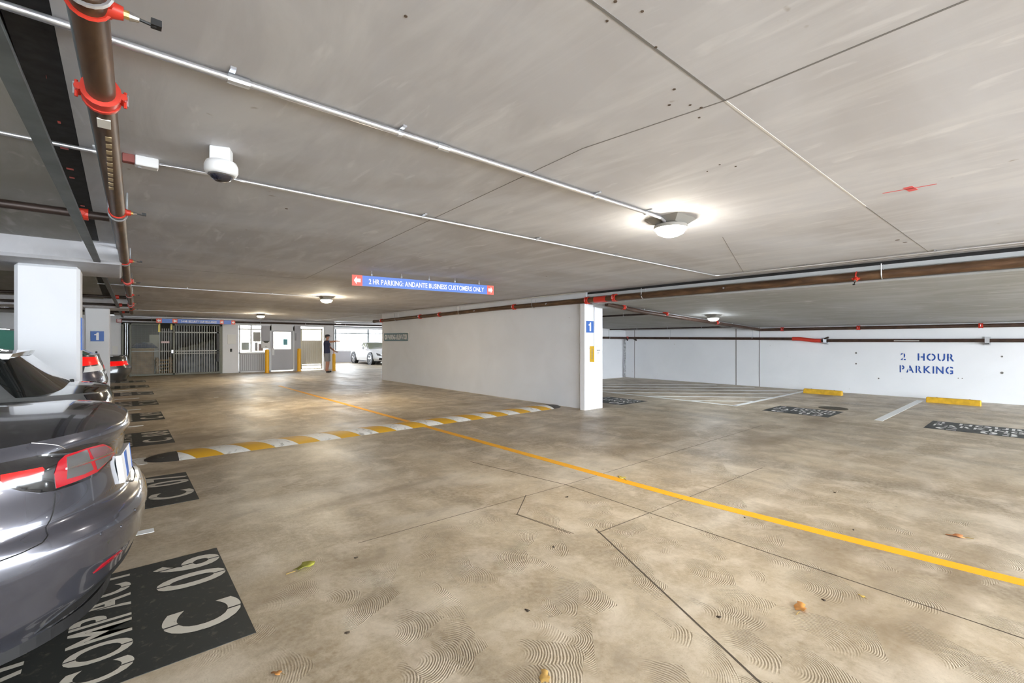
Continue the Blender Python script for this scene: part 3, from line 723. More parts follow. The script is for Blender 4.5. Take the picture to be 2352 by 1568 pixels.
# steel angle along the slab edge
for y0, y1 in ((-2, 6.5), (7.95, 15.0), (16.4, 21)):
    e = empty('steel_angle', (-.25, y0, 2.27), 0, {-2: 'long grey steel angle beside the dark ceiling gap, nearest the viewer', 7.95: 'grey steel angle beside the ceiling gap between the two columns', 16.4: 'far grey steel angle beyond the second beam'}[y0], 'steel angle')
    m1 = MB(); a0 = lambda y_: -.325+.018*y_
    def sk(x0, z0, x1, z1):
        vs = [(a0(y0)+x0, y0, z0), (a0(y0)+x1, y0, z0), (a0(y0)+x1, y0, z1), (a0(y0)+x0, y0, z1), (a0(y1)+x0, y1, z0), (a0(y1)+x1, y1, z0), (a0(y1)+x1, y1, z1), (a0(y1)+x0, y1, z1)]
        return MB().add(vs, [(0,1,2,3),(7,6,5,4),(0,4,5,1),(1,5,6,2),(2,6,7,3),(3,7,4,0)]).xf(Matrix.Translation((.25, -y0, -2.27)))
    sk(0, 2.285, .055, 2.292).build('flange', M_steel, e); sk(.043, 2.292, .055, 2.304).build('web', mat('steel_web', (.10,.115,.125), .5, .4), e)
gapm = MB()
# rubber joint strip with flecks of red paint in the gap
gs = MB().box(-.29, -6, 2.515, -.168, 24.2, 2.56).build('trim_7', mat('joint_rubber', (.03,.03,.033), .9, var=.3, vscale=20), kind='structure')
for y_ in (2.0, 2.6, 3.1, 3.5, 3.9, 4.1, 4.9): MB().box(-.23+random.uniform(-.02,.02), y_, 2.513, -.215+random.uniform(-.01,.01), y_+.03, 2.516).build('paint_fleck', M_red, gs)

# brown main along the step on the right
rp = empty('sprinkler_main', (7.47, 6, 2.32), 0, 'long brown sprinkler pipe along the ceiling step above the white wall', 'pipe')
T = Matrix.Translation((-7.47, -6, -2.32)); X1 = 7.47
MB().path([(X1, -5.5, 2.32), (X1, 5.9, 2.315), (X1, 9, 2.315), (X1, 16.8, 2.225)], [.058, .058, .052, .052], 20).xf(T).build('pipe', M_pipe, rp, smooth=1)
def rz_(y_): return 2.32 if y_ < 6 else 2.315-.0115*(y_-9) if y_ > 9 else 2.315
for y_ in (5.55, 6.25): coupling(rp, (X1, y_, rz_(y_)), (0,1,0), .056, T)
MB().tube((X1, 5.75, 2.315), (X1, 6.05, 2.315), .064, n=16).tube((X1+.02, 5.9, 2.315), (X1+.16, 5.9, 2.31), .05, n=14).xf(T).build('tee_fitting', M_red, rp, smooth=.8)
for y_ in (8.6, 12.1, 13.3): coupling(rp, (X1, y_, rz_(y_)), (0,1,0), .05, T)
coupling(rp, (X1, 16.2, rz_(16.2)), (0,1,0), .05, T)
outlet(rp, (X1, 1.62, 2.32), (0,1,0), .056, T, (-.6, 0, -.5))
for y_ in (3.35, 4.9, 7.4, 10.2): outlet_ = MB().tube((X1-.05, y_, rz_(y_)), (X1-.10, y_, rz_(y_)-.01), .016, n=8).xf(T).build('plug', M_chrome, rp)
for y_ in (-1, 1.35, 4.9, 7.9, 11.0, 15.0): ubolt(rp, (X1, y_, rz_(y_)), (0,1,0), .066, 2.45, T)
MB().tube((X1, 16.8, 2.225), (X1, 16.9, 2.225), .056, n=14).xf(T).build('end_cap', M_dpipe, rp)
# branch towards the right wall, falling with the slab, then along the wall
bp = empty('branch_pipe', (7.7, 5.85, 2.2), 0, 'brown branch pipe falling with the slab towards the right wall', 'pipe')
T = Matrix.Translation((-7.7, -5.85, -2.2))
def bz(x): return zlow(x)-.075-.0*(x-7.6)
MB().path([(7.63, 5.88, 2.22), (9, 5.88, bz(9)), (15.30, 5.88, 1.835), (15.38, 5.84, 1.82), (15.40, 5.75, 1.82), (15.40, -5.5, 1.83)], .045, 16).xf(T).build('pipe', M_pipe_dk, bp, smooth=1)
for x in (8.2, 9.9, 12.5): coupling(bp, (x, 5.88, 2.22-(x-7.63)*.0505), (1,0,-.05), .045, T)
for y_ in (5.2, 3.3, .95): coupling(bp, (15.40, y_, 1.825), (0,1,0), .045, T)
for x in (8.0, 9.0, 11.8, 13.5): MB().tube((x, 5.88, 2.22-(x-7.63)*.0505), (x, 5.88, zlow(x)+.01), .007, n=6).xf(T).build('hanger', M_galv, bp)
# lower pipe on the white wall
wp = empty('wall_pipe', (15.45, 4.5, 1.5), 0, 'brown pipe on brackets along the white right wall, above the blue lettering', 'pipe')
T = Matrix.Translation((-15.45, -4.5, -1.5))
MB().path([(8.0, 10.9, 1.60), (15.3, 10.9, 1.59), (15.44, 10.86, 1.59), (15.48, 10.7, 1.588), (15.48, 4.75, 1.528), (15.48, 4.35, 1.476), (15.48, -5.5, 1.47)], .042, 16).xf(T).build('pipe', M_pipe_dk, wp, smooth=1)
MB().path([(15.48, 4.95, 1.532), (15.48, 4.75, 1.528), (15.48, 4.35, 1.476), (15.48, 4.2, 1.474)], .056, 14).xf(T).build('elbow_fitting', M_red, wp, smooth=1)
coupling(wp, (15.44, 10.86, 1.59), (.7,-.7,0), .045, T)
MB().tube((15.30, 10.8, 1.57), (15.22, 10.7, 1.50), .03).tube((15.36, 10.5, 1.56), (15.30, 10.35, 1.50), .03).tube((15.42,4.1,1.53),(15.38,4.0,1.57),.025).xf(T).build('valve', M_dpipe, wp)
for y_ in (4.1, .85): MB().box(15.41, y_-.04, 1.39, 15.55, y_+.04, 1.41).box(15.55, y_-.05, 1.36, 15.60, y_+.05, 1.56).box(15.41, y_-.04, 1.39, 15.43, y_+.04, 1.52).xf(T).build('bracket', M_galv, wp)
for y_ in (9.0, 6.1): MB().tube((15.48, y_, 1.57), (15.48, y_, 1.91), .006, n=6).ring((15.48, y_, 1.57), (0,1,0), .047, .006, 14).xf(T).build('hanger', M_galv, wp)
MB().tube((14.3, 10.9, 1.6), (14.3, 10.9, 1.97), .006, n=6).ring((14.3, 10.9, 1.595), (1,0,0), .047, .006, 14).xf(T).build('hanger', M_galv, wp)
MB().tube((15.40, 10.95, .02), (15.40, 10.95, 1.56), .045, n=12).xf(T).build('drop_pipe', mat('flaking_pipe', (.36,.36,.37), .6, var=.6, vscale=12), wp)
MB().tube((15.435, 2.55, 1.47), (15.435, 2.05, 1.47), .012, n=8).xf(T).build('scraped_patch', mat('scrape', (.6,.58,.55), .7), wp)
for i, (x, y0, y1, z_) in enumerate(((9.2, 5.9, 8.6, 2.08), (14.1, 5.9, 10.7, 1.90))):
    e = empty('thin_branch_pipe', (x, y0, z_), 0, ['thin black pipe under the sloped slab just behind the white column', 'thin black pipe under the sloped slab near the far corner'][i], 'pipe')
    MB().tube((0, 0, 0), (0, y1-y0, 0), .022, n=10).build('pipe', M_dpipe, e, smooth=1)
    for k in range(1, 4): MB().tube((0, (y1-y0)*k/4, .02), (0, (y1-y0)*k/4, zlow(x)-z_+.01), .006, n=6).ring((0, (y1-y0)*k/4, 0), (0,1,0), .026, .005, 10).build('hanger', M_galv, e)
# pipes under the far beam
for i, (z_, r, m, yy) in enumerate(((2.44, .03, M_galv, 23.75), (2.33, .045, M_dpipe, 23.9))):
    e = empty('beam_pipe', (4, yy, z_), 0, ['pale pipe under the ceiling in front of the far beam', 'thick dark pipe along the far beam above the glazed bays'][i], 'pipe')
    MB().tube((-4, 0, 0), (9, 0, 0), r, n=14).build('pipe', m, e, smooth=1)
    for k in range(6): MB().tube((-3+k*2, 0, 0), (-3+k*2, 0, 2.5-z_), .008, n=6).ring((-3+k*2, 0, 0), (1,0,0), r+.004, .007, 12).build('hanger', M_galv, e)
e = empty('beam_pipe', (12, 27.2, 2.33), 0, 'thin grey pipe high up behind the white car', 'pipe')
MB().tube((-3.4, 0, 0), (5.5, 0, 0), .03, n=10).build('pipe', M_steel, e)
for k in range(3): MB().tube((-3+k*3, 0, 0), (-3+k*3, 0, .17), .008, n=6).build('hanger', M_galv, e)

# ================================================================== CAMERA DOME
cd = empty('security_camera', (.42, 2.92, ZC), -.35, 'white dome security camera hanging from a box below the ceiling', 'camera')
MB().box(-.048, -.04, -.075, .048, .04, 0, .004).build('mount_box', M_white, cd)
MB().lathe((0, 0, -.07), [(.055, 0), (.072, -.006), (.080, -.026), (.080, -.055), (.072, -.070), (.062, -.074)], 28).build('dome_housing', M_white, cd, smooth=.9)
MB().lathe((0, 0, -.144), [(.058, .004), (.055, -.008), (.046, -.022), (.028, -.034), (.004, -.038)], 24).build('dome_glass', mat('smoked_dome', (.02,.02,.03), .05, 0, 1), cd, smooth=1)
MB().lathe((0, 0, -.143), [(.064, .002), (.064, -.004), (.056, -.008)], 24).build('trim_ring', M_galv, cd, smooth=.8)

# ================================================================== SIGNS
def arrow(w, h, left=True):
    s_ = -1 if left else 1
    p = [(.5, 0), (.08, -.42), (.08, -.19), (-.5, -.19), (-.5, .19), (.08, .19), (.08, .42)]
    pts = [(a*w*s_, b*h, 0) for a, b in p]
    mb = MB(); mb.add(pts, [(0,1,2), (0,2,5), (2,3,4,5), (0,5,6)]); return mb
def hang_sign(label, pl_, pr_, z0, z1, segs, ceil_z=2.5, hooks=5):
    """pl_, pr_ = ends seen from the viewer's left / right; segs = (fraction0, fraction1, material, content)"""
    a = Vector((*pl_, 0)); b = Vector((*pr_, 0)); r = (b-a).normalized(); L = (b-a).length; nrm = Vector((r.y, -r.x, 0))
    e = empty('hanging_sign', (a.x, a.y, z0), 0, label, 'sign'); H = z1-z0
    R = Matrix(((r.x, 0, nrm.x, 0), (r.y, 0, nrm.y, 0), (0, 1, 0, 0), (0, 0, 0, 1)))   # x along, y up, z towards viewer
    MB().box(0, 0, -.006, L, H, 0).xf(R).build('board', M_blue, e)
    for f0, f1, m, content in segs:
        if m is not M_blue: MB().box(f0*L, -.001, -.007, f1*L, H+.001, .0015).xf(R).build('red_panel', m, e)
        if content in ('<', '>'):
            arrow((f1-f0)*L*.66, H*.9, content == '<').xf(R @ Matrix.Translation(((f0+f1)/2*L, H/2, .003))).build('arrow', M_signw, e)
        elif content:
            text_mb(content, (f1-f0)*L*.94, H*.48, 0, .07, .26).xf(R @ Matrix.Translation((f0*L+(f1-f0)*L*.03, H*.24, .0022))).build('lettering', M_signw, e)
    for k in range(hooks):
        x = L*(.12+.76*k/(hooks-1))
        MB().tube((x, H, -.003), (x, ceil_z-z0, -.003), .004, n=6).ring((x, H+.02, -.003), (0,0,1), .012, .003, 10).xf(R).build('hook', M_galv, e)
    return e
hang_sign('hanging blue sign about two hour parking, red arrow at each end', (2.565, 6.56), (4.97, 6.275), 2.268, 2.424,
          [(0, .062, M_signred, '<'), (.075, .945, M_blue, '2 HR PARKING: ANDANTE BUSINESS CUSTOMERS ONLY'), (.945, 1, M_signred, '>')])
hang_sign('far hanging blue sign about security surveillance above the gate', (1.09, 22.8), (3.82, 22.95), 2.19, 2.36,
          [(0, .065, M_signred, '<'), (.19, .25, M_signred, '<'), (.28, .76, M_blue, '24 HR SECURITY SURVEILLANCE'), (.79, .84, M_signred, '>'), (.945, 1, M_signred, '>')])
# parking and elevator plate on the white wall
ps = empty('wall_sign', (7.535, 16.12, 1.466), 0, 'dark teal plate reading parking and elevator at the end of the white wall', 'sign')
MB().box(-.008, -1.875, 0, .004, 0, .29).build('plate', M_teal, ps)
MB().box(-.009, -1.90, -.012, -.001, .012, 0).box(-.009, -1.90, .29, -.001, .012, .302).box(-.009, -1.90, 0, -.001, -1.875, .29).box(-.009, 0, 0, -.001, .012, .29).build('rim', M_galv, ps)
place(text_mb('PARKING & ELEVATOR', 1.5, .17, 0, .07, .2), (-.0095, -.30, .06), (0,-1,0), (0,0,1)).build('lettering', M_signw, ps)
MB().lathe((-.0085, -.15, .145), [(.095, 0), (.095, .003)], 20, 'x').build('disc', M_signw, ps); MB().box(-.011, -.17, .10, -.009, -.13, .19).build('pictogram', M_teal, ps)
# level signs
def level_sign(x0, y_, z0, w, h, m, label):
    e = empty('level_sign', (x0, y_-.004, z0), 0, label, 'sign', 'blue level one plates')
    MB().box(0, -.004, 0, w, .004, h).build('plate', m, e)
    n1 = MB(); n1.add([(.42*w, h*.12, 0), (.62*w, h*.12, 0), (.62*w, h*.88, 0), (.47*w, h*.88, 0), (.42*w, h*.74, 0), (.28*w, h*.70, 0), (.28*w, h*.60, 0), (.42*w, h*.60, 0)], [(0,1,2,3,4,7), (4,5,6,7)])
    place(n1, (0, -.0055, 0), (1,0,0), (0,0,1)).build('numeral', M_signw, e)
    return e
level_sign(7.46, 6.275, 1.64, .235, .245, M_dblue, 'blue plate with a white 1 on the white column at the end of the wall')
level_sign(-.55, 15.39, 1.455, .25, .25, M_dblue, 'blue plate with a white 1 on the far left column')
sg = MB().box(-.335, 7.1, 1.35, -.325, 7.42, 1.72).build('edge_sign', M_dblue, label='dark blue plate seen edge-on on the side of the near left column', cat='sign'); base_at(sg, (-.33, 7.26, 1.35))
# yellow sided box on the column
bx = empty('call_box', (7.59, 6.275, 1.015), 0, 'white box with yellow side on the white column below the blue plate', 'box')
MB().box(0, -.11, 0, .26, .004, .335, .006).build('body', M_white, bx)
MB().box(-.008, -.11, 0, 0, .0, .335).build('side_panel', mat('box_yellow', (.92,.58,.02), .4), bx, label='yellow side panel')
place(text_mb('PARKING', .22, .035), (-.0095, -.04, .28), (0,0,-1), (0,-1,0)).build('lettering', mat('ink', (.35,.35,.37)), bx)
MB().box(.08, -.113, .235, .19, -.110, .26).box(.10, -.113, .19, .16, -.110, .20).box(.10, -.113, .165, .15, -.110, .175).build('print', mat('ink', (.35,.35,.37)), bx)

# wall lettering
def wall_text(txt, y0, y1, z0, z1):
    e = place(text_mb(txt, y0-y1, z1-z0, .022, .16, .9), (15.596, y0, z0), (0,-1,0), (0,0,1)).build('painted_lettering', M_wallblue)
    return base_at(e, (15.596, y0, z0))
tag(wall_text('2 HOUR', 2.44, 1.42, .965, 1.145), 'stencilled blue words 2 HOUR on the white right wall', 'lettering')
tag(wall_text('PARKING', 2.46, 1.44, .645, .825), 'stencilled blue word PARKING on the right wall, lower line', 'lettering')
l2 = place(text_mb('2', .4, .55, .02), (9.6, 31.895, .1), (1,0,0), (0,0,1)).build('painted_lettering', mat('pale_blue', (.25,.45,.7), .6), label='pale blue numeral 2 on the low grey wall behind the man', cat='lettering'); base_at(l2, (9.6, 31.9, .1))

# ================================================================== FLOOR MARKINGS
def stamp(label, x0, x1, y0, y1, rows, right, up, m_letter, group):
    """black painted box on the floor, rows = (text, origin, w, h)"""
    e = empty('stall_stencil', ((x0+x1)/2, (y0+y1)/2, 0), 0, label, 'floor marking', group)
    T = Matrix.Translation((-(x0+x1)/2, -(y0+y1)/2, 0))
    MB().box(x0, y0, -.002, x1, y1, .0022).xf(T).build('black_panel', M_blk, e)
    for txt, org, w, h, sl_ in rows:
        place(text_mb(txt, w, h, sl_, .14, .55), (org[0], org[1], .0038), right, up).xf(T).build('lettering', m_letter, e)
    return e
G1 = 'stencilled compact stall numbers on the floor, left row'
ys = {'06': (2.555, 3.785), '07': (5.06, 6.21), '08': (8.14, 9.37), '09': (10.69, 11.92), '10': (13.28, 14.40), '11': (15.93, 17.0), '12': (18.5, 19.6), '13': (21.0, 22.0)}
where = {'06': 'large black floor stencil reading C 06 and COMPACT in front of the nearest car', '07': 'black floor stencil C 07 beside the rear bumper of the nearest car', '08': 'black floor stencil C 08 just beyond the striped speed bump',
         '09': 'black floor stencil C 09, second beyond the speed bump', '10': 'black floor stencil C 10, third beyond the speed bump', '11': 'black floor stencil C 11 near the far left column', '12': 'faint floor stencil C 12 behind the far left column', '13': 'most distant floor stencil, in front of the gate'}
for k, (a, b_) in ys.items():
    xe = .515+.016*(a-2.5); xe = min(xe, .72)
    w = b_-a
    stamp(where[k], xe-1.9, xe, a, b_, [('C '+k, (xe-.02, a+.16*w, 0), w*.78, .33, .012), ('COMPACT', (xe-.475, a+.05*w, 0), w*.93, .235, .009), ('PARKING', (xe-.85, a+.05*w, 0), w*.93, .235, .009)],
          (0,1,0), (-1,0,0), M_letter, G1)
G2 = 'two hour stall stencils in the right bay'
for k, x0, y1_, lab in (('02', 10.25, 3.86, 'black floor stencil 2 HOUR PARKING C 02 in the stall with the far wheel stop'), ('03', 10.25, 1.31, 'black floor stencil 2 HOUR PARKING C 03 at the right edge'), ('01', 8.68, 7.45, 'black floor stencil C 01 half hidden behind the white column')):
    stamp(lab, x0, x0+1.05, y1_-1.19, y1_, [('C '+k, (x0+.06, y1_-.13, 0), .93, .27, .02), ('PARKING', (x0+.42, y1_-.07, 0), 1.06, .22, .016), ('2 HOUR', (x0+.74, y1_-.07, 0), 1.06, .22, .016)], (0,-1,0), (1,0,0), M_letw, G2)
def line(label, segs, m, cat='painted line', z=.0026, name='painted_line', group=None):
    p0 = segs[0][0]
    e = empty(name, (p0[0], p0[1], 0), 0, label, cat, group)
    for s_ in segs:
        strip(s_[0], s_[1], s_[2], z-.0015, z).xf(Matrix.Translation((-p0[0], -p0[1], 0))).build('stripe', m, e)
    return e
line('long yellow line running down the middle of the lane', [((3.955, 16.3), (3.965, 7.36), .10), ((3.965, 6.86), (3.97, 2.2), .105), ((3.97, 2.2), (4.16, -.5), .11)], M_yline)
GS = 'white stall end ticks in the left row'
line('short white tick on the floor by the bumper of the nearest car', [((-.4, 4.46), (.20, 4.46), .09)], M_wline, group=GS)
line('short white tick beyond the speed bump, nearest to it', [((-.3, 10.13), (.31, 10.13), .10)], M_wline, group=GS)
line('middle white tick in the row of distant floor stencils', [((-.3, 12.6), (.35, 12.6), .10)], M_wline, group=GS)
line('white tick in front of the far left column', [((-.3, 15.1), (.38, 15.1), .10)], M_wline, group=GS)
line('farthest white tick, beyond the far left column', [((-.3, 17.75), (.4, 17.75), .10)], M_wline, group=GS)
line('thick white stall line between the two yellow wheel stops', [((10.55, 1.965), (14.95, 1.965), .13)], M_wline)
hz = [((10.50, 4.53), (15.2, 4.53), .11), ((10.53, 4.48), (10.62, 9.6), .10)]
for c_ in (16.25, 17.45, 18.63, 19.8, 21.0, 22.2):
    xa = max(10.57, c_-9.8); xb = min(15.1, c_-4.55)
    hz.append(((xa, c_-xa), (xb, c_-xb), .09))
hz.append(((10.6, 5.1), (11.2, 4.55), .0901))
line('white hatched no-parking box on the floor in the far corner', hz[:-1], M_wline)
line('white stall line beyond the end of the white wall', [((9.2, 19.6), (12.5, 19.6), .10)], M_wline)
line('far white stall line beside the white car', [((9.6, 23.2), (13.5, 23.2), .10)], M_wline)
# speed bump
sb = empty('speed_bump', (3.8, 7.1, 0), 0, 'worn white and yellow striped speed bump across the lane', 'speed bump')
BX0, BX1, BYc, BW, BH = .55, 7.10, 7.13, .27, .055
def bprof(t): return BH*max(0, 1-(abs(t)**2.2))
def bump_piece(xa0, xa1, slant, m, name, ends=(0, 0)):
    mb = MB(); nt_ = 12
    for i in range(nt_+1):
        t = -1+2*i/nt_; yy = BYc+t*BW
        for x in (xa0, xa1):
            xx = x - slant*t
            xx = min(max(xx, BX0), BX1)
            mb.v.append((xx-3.8, yy-7.1, bprof(t)+.001))
    n0 = len(mb.v)
    for i in range(nt_+1):
        mb.v.append((mb.v[2*i][0], mb.v[2*i][1], -.001)); mb.v.append((mb.v[2*i+1][0], mb.v[2*i+1][1], -.001))
    for i in range(nt_):
        a = 2*i; mb.f.append((a, a+1, a+3, a+2)); mb.f.append((n0+a+2, n0+a+3, n0+a+1, n0+a)); mb.f.append((a, a+2, n0+a+2, n0+a)); mb.f.append((a+1, n0+a+1, n0+a+3, a+3))
    mb.f += [(0, n0, n0+1, 1), (2*nt_, 2*nt_+1, n0+2*nt_+1, n0+2*nt_)]
    mb.m = [0]*len(mb.f)
    return mb.build(name, m, sb, smooth=.8)
x = BX0-.3; k = 0
while x < BX1+.3:
    bump_piece(x, x+.302, .17, (M_bumpw, M_bumpy)[k % 2], 'stripe'); x += .30; k += 1
def endcap(x0, x1, nm):
    mb = MB(); nn = 12; rows = 6
    for j in range(rows+1):
        u_ = j/rows; xx = x0+(x1-x0)*u_; sc = math.sqrt(max(0, 1-u_*u_))
        for i in range(nn+1):
            t = -1+2*i/nn; mb.v.append((xx-3.8, BYc+t*BW*max(sc, .25)-7.1, bprof(t)*sc*.98+.0005))
    mb.f = [(j*(nn+1)+i, j*(nn+1)+i+1, (j+1)*(nn+1)+i+1, (j+1)*(nn+1)+i) for j in range(rows) for i in range(nn)]; mb.m = [0]*len(mb.f)
    mb.build(nm, M_bumpk, sb, smooth=3, fix=False)
endcap(BX0, .22, 'end_piece'); endcap(BX1, 7.50, 'end_piece')
MB().box(-4.1, -.18, -.001, -3.55, .22, .002).build('worn_pad', M_bumpw, sb)
MB().box(-4.05, -.10, .0, -3.95, .10, .0035).build('worn_spot', M_bumpk, sb)

dr = empty('drain_cover', (11.76, 2.97, 0), 0, 'dark round cover set in the floor between the C 02 stencil and its wheel stop', 'drain cover')
MB().lathe((0,0,0), [(.27, 0), (.27, .004), (.25, .006), (.02, .006)], 28).build('cover', mat('iron_cover', (.09, .075, .05), .7, .3), dr)
for k in range(5): MB().box(-.16, -.125+k*.06, .0055, .16, -.115+k*.06, .0075).build('slot', M_black, dr)

# wheel stops
def wheel_stop(y0, y1, label):
    e = empty('wheel_stop', (14.68, (y0+y1)/2, 0), 0, label, 'wheel stop', 'yellow wheel stops against the right wall')
    h = (y1-y0)/2; mb = MB(); prof = [(-.08, 0), (-.08, .05), (-.055, .115), (-.04, .125), (.04, .125), (.055, .115), (.08, .05), (.08, 0)]
    ysn = [-h, -h+.015, h-.015, h]; n = len(prof)
    for i, yy in enumerate(ysn):
        k = .9 if i in (0, 3) else 1
        mb.v += [(x*k, yy, z*k) for x, z in prof]
    for i in range(3):
        for j in range(n): mb.f.append((i*n+j, i*n+(j+1) % n, (i+1)*n+(j+1) % n, (i+1)*n+j))
    mb.f += [tuple(range(n)), tuple(range(4*n-1, 3*n-1, -1))]; mb.m = [0]*len(mb.f)
    mb.build('block', M_stop, e)
    for s_ in (-1, 1): MB().lathe((0, s_*h*.6, .125), [(.018, 0), (.014, .006)], 10).build('anchor_pin', mat('rusty_pin', (.25,.12,.05), .7), e)
wheel_stop(3.50, 4.40, 'yellow wheel stop between the hatched box and the thick white line')
wheel_stop(.90, 1.82, 'yellow wheel stop right of the thick white line')

# ================================================================== LEAVES AND LITTER
def leaf(x, y, s_, rz, col, label, curl=.35, lobes=3):
    mb = MB(); nn = 14
    mb.v.append((0, 0, .004))
    for i in range(nn):
        a = 2*PI*i/nn; r = s_*(.55+.45*abs(math.cos(lobes*a/2)))*(1.25 if abs(math.cos(a)) > .8 else .8)
        mb.v.append((r*math.cos(a), r*math.sin(a)*.85, .003+curl*.6*s_*abs(math.sin(a+.6))**2))
    mb.f = [(0, 1+i, 1+(i+1) % nn) for i in range(nn)]; mb.m = [0]*nn
    k = mb.v[:]
    mb.v += [(a, b_, c_-.0008) for a, b_, c_ in k]; m0 = len(k)
    mb.f += [(m0, m0+1+(i+1) % nn, m0+1+i) for i in range(nn)] + [(1+i, m0+1+i, m0+1+(i+1) % nn, 1+(i+1) % nn) for i in range(nn)]
    mb.m = [0]*len(mb.f)
    e = empty('fallen_leaf', (x, y, 0), rz, label, 'leaf')
    mb.build('blade', mat('leaf_'+str(tuple(round(c, 2) for c in col)), col, .6, var=.2, vscale=30), e, smooth=3)
    MB().tube((-s_*1.0, 0, .004), (-s_*1.9, s_*.2, .004), s_*.05, n=5).build('stem', mat('leaf_stem', (.30,.20,.06), .6), e)
    return e
leaf(.90, 3.09, .062, .3, (.42,.42,.06), 'yellow-green lobed leaf on the brown floor right of the nearest car', .5, 5)
leaf(4.05, 2.92, .055, 1.2, (.62,.50,.10), 'pale yellow leaf just beyond the yellow lane line')
leaf(2.81, .86, .048, .2, (.55,.24,.05), 'orange brown leaf right of the long floor crack')
leaf(4.72, .42, .05, 2.0, (.55,.22,.08), 'small orange leaf beyond the yellow line at the right')
leaf(1.39, 1.40, .038, .8, (.68,.42,.12), 'orange leaf at the bottom edge of the floor')
leaf(.52, 2.18, .022, 2.3, (.45,.20,.05), 'little rust coloured leaf near the bottom left of the floor')
leaf(3.2, .67, .018, 1.1, (.60,.42,.10), 'tiny yellow leaf between crack and yellow line')
for i, (x, y_, w) in enumerate(((3.16, 2.89, .03), (2.32, 2.25, .022), (1.665, 1.81, .022), (.857, 2.255, .02), (4.28, .95, .016), (2.99, .80, .016), (2.39, 1.11, .020), (1.2, 3.0, .02), (3.9, 1.6, .014), (5.2, 1.3, .015))):
    lab = ['dark bark chip inside the diamond of floor cracks', 'dark chip below the diamond of floor cracks', 'dark oval chip on the swept floor arcs', 'black chip near the middle of the swept floor arcs, leftmost', 'small dark chip beyond the yellow line', 'small dark chip beside the orange brown leaf', 'dark chip beside the long floor crack', 'faint dark chip right of the yellow-green leaf', 'small dark chip just short of the yellow line', 'small dark chip far right beyond the yellow line'][i]
    mb = MB(); n = 8
    mb.lathe((0,0,0), [(w*.55, 0), (w*.7, .003), (w*.5, .006), (w*.15, .007)], n); mb.v = [(a*(1+.35*math.sin(3*math.atan2(b_, a)+i)), b_*(1+.35*math.sin(3*math.atan2(b_, a)+i)), c_) for a, b_, c_ in mb.v]
    mb.xf(Matrix.Rotation(i*.9, 4, 'Z') @ Matrix.Diagonal((1, .5, 1, 1)))
    mb.build('bark_chip', mat('bark', (.05,.035,.022), .9), label=lab, cat='litter', loc=(x, y_, 0))
for i, (x, y_) in enumerate(((3.7, 12.2), (1.9, 14.0))):
    MB().box(-.05, -.03, 0, .05, .03, .006, .002).build('paper_scrap', M_paper, label=['white scrap of paper on the lane near the white wall', 'white scrap of paper on the lane in front of the gate'][i], cat='litter', loc=(x+1.5*(1-i), y_, 0))
# ================================================================== CARS
def lerp_t(tab, x):
    if x <= tab[0][0]: return tab[0][1]
    for (a, p), (b, q) in zip(tab, tab[1:]):
        if x <= b:
            k = (x-a)/(b-a); k = k*k*(3-2*k)*.5+k*.5
            return p+(q-p)*k
    return tab[-1][1]
class CarShape:
    tc = .4
    """local frame: tail at x=0, nose at x=-L, y to the right of the tail seen from behind = +y, z up.
    body(t, s): t 0 = middle of the tail, .3 start of the flank, .7 end of the flank, 1 = middle of the nose; s 0 = sill, 1 = shoulder"""
    A, B = .34, .70
    def __init__(c, **k): c.__dict__.update(k)
    def plan(c, t, w, xr, xf, nr=None, nf=None):
        nr = nr or c.nr; nf = nf or c.nf
        if t <= c.A:
            th = t/c.A*math.pi/2; e = 2/nr
            return xr-c.lr+c.lr*max(0, math.cos(th))**e, w*max(0, math.sin(th))**e
        if t < c.B:
            k = (t-c.A)/(c.B-c.A); return (xr-c.lr)+(xf+c.lf-xr+c.lr)*k, w
        th = (t-c.B)/(1-c.B)*math.pi/2; e = 2/nf
        return xf+c.lf-c.lf*max(0, math.sin(th))**e, w*max(0, math.cos(th))**e
    def zt(c, x): return lerp_t(c.shoulder, x)
    def body(c, t, s, side=1):
        w = c.W*lerp_t(c.wtab, s); x, y = c.plan(t, w, -lerp_t(c.rtab, s), -c.L+lerp_t(c.ftab, s))
        zb = c.zb+c.zbr*max(0, 1+x/1.0)**2 if x > -1 else c.zb
        z = zb+(c.zt(x)-zb)*s
        bulge = 1-.03*abs((x+c.L/2)/(c.L/2))**3
        return (x, side*y*bulge, z)
    def top(c, t, q, side=1):
        x, y, z = c.body(t, 1.0, 1)
        return (x, side*y*(1-q), z+c.crown*(c.tc+(1-c.tc)*min(1, max(0, -x/.6)))*(1-(1-q)**2.2)*min(1, (y/c.W)*1.3))
    def green(c, t, q, side=1):
        g = c.gh
        k = q**.95
        xr = g['rb']+(g['rt']-g['rb'])*k; xf = g['fb']+(g['ft']-g['fb'])*k; w = g['wb']+(g['wt']-g['wb'])*(q**1.3)
        n1 = g.get('n', 3.6)
        lr, lf = c.lr, c.lf; c.lr = g.get('lr', .5); c.lf = g.get('lf', .55)
        x, y = c.plan(t, w, xr, xf, n1, n1); c.lr, c.lf = lr, lf
        # base sits on the body's top surface
        q0 = 1-min(1, y/c.W)
        z0 = c.zt(x)+c.crown*(c.tc+(1-c.tc)*min(1, max(0, -x/.6)))*(1-(1-q0)**2.2)-.02
        z1 = c.zroof(x)
        return (x, side*y, z0+(z1-z0)*q)
    def zroof(c, x):
        g = c.gh; m = g.get('xm', (g['rt']+g['ft'])/2)
        d = (x-m)/(g['rt']-g['ft'])*2
        return c.H-g.get('drop', .05)-g.get('fall', .06)*d*d*(1 if x > m else .7)
    def roof(c, t, q, side=1):
        x, y, z = c.green(t, 1.0, 1)
        return (x, side*y*(1-q), z+c.gh.get('rc', .05)*(1-(1-q)**2))
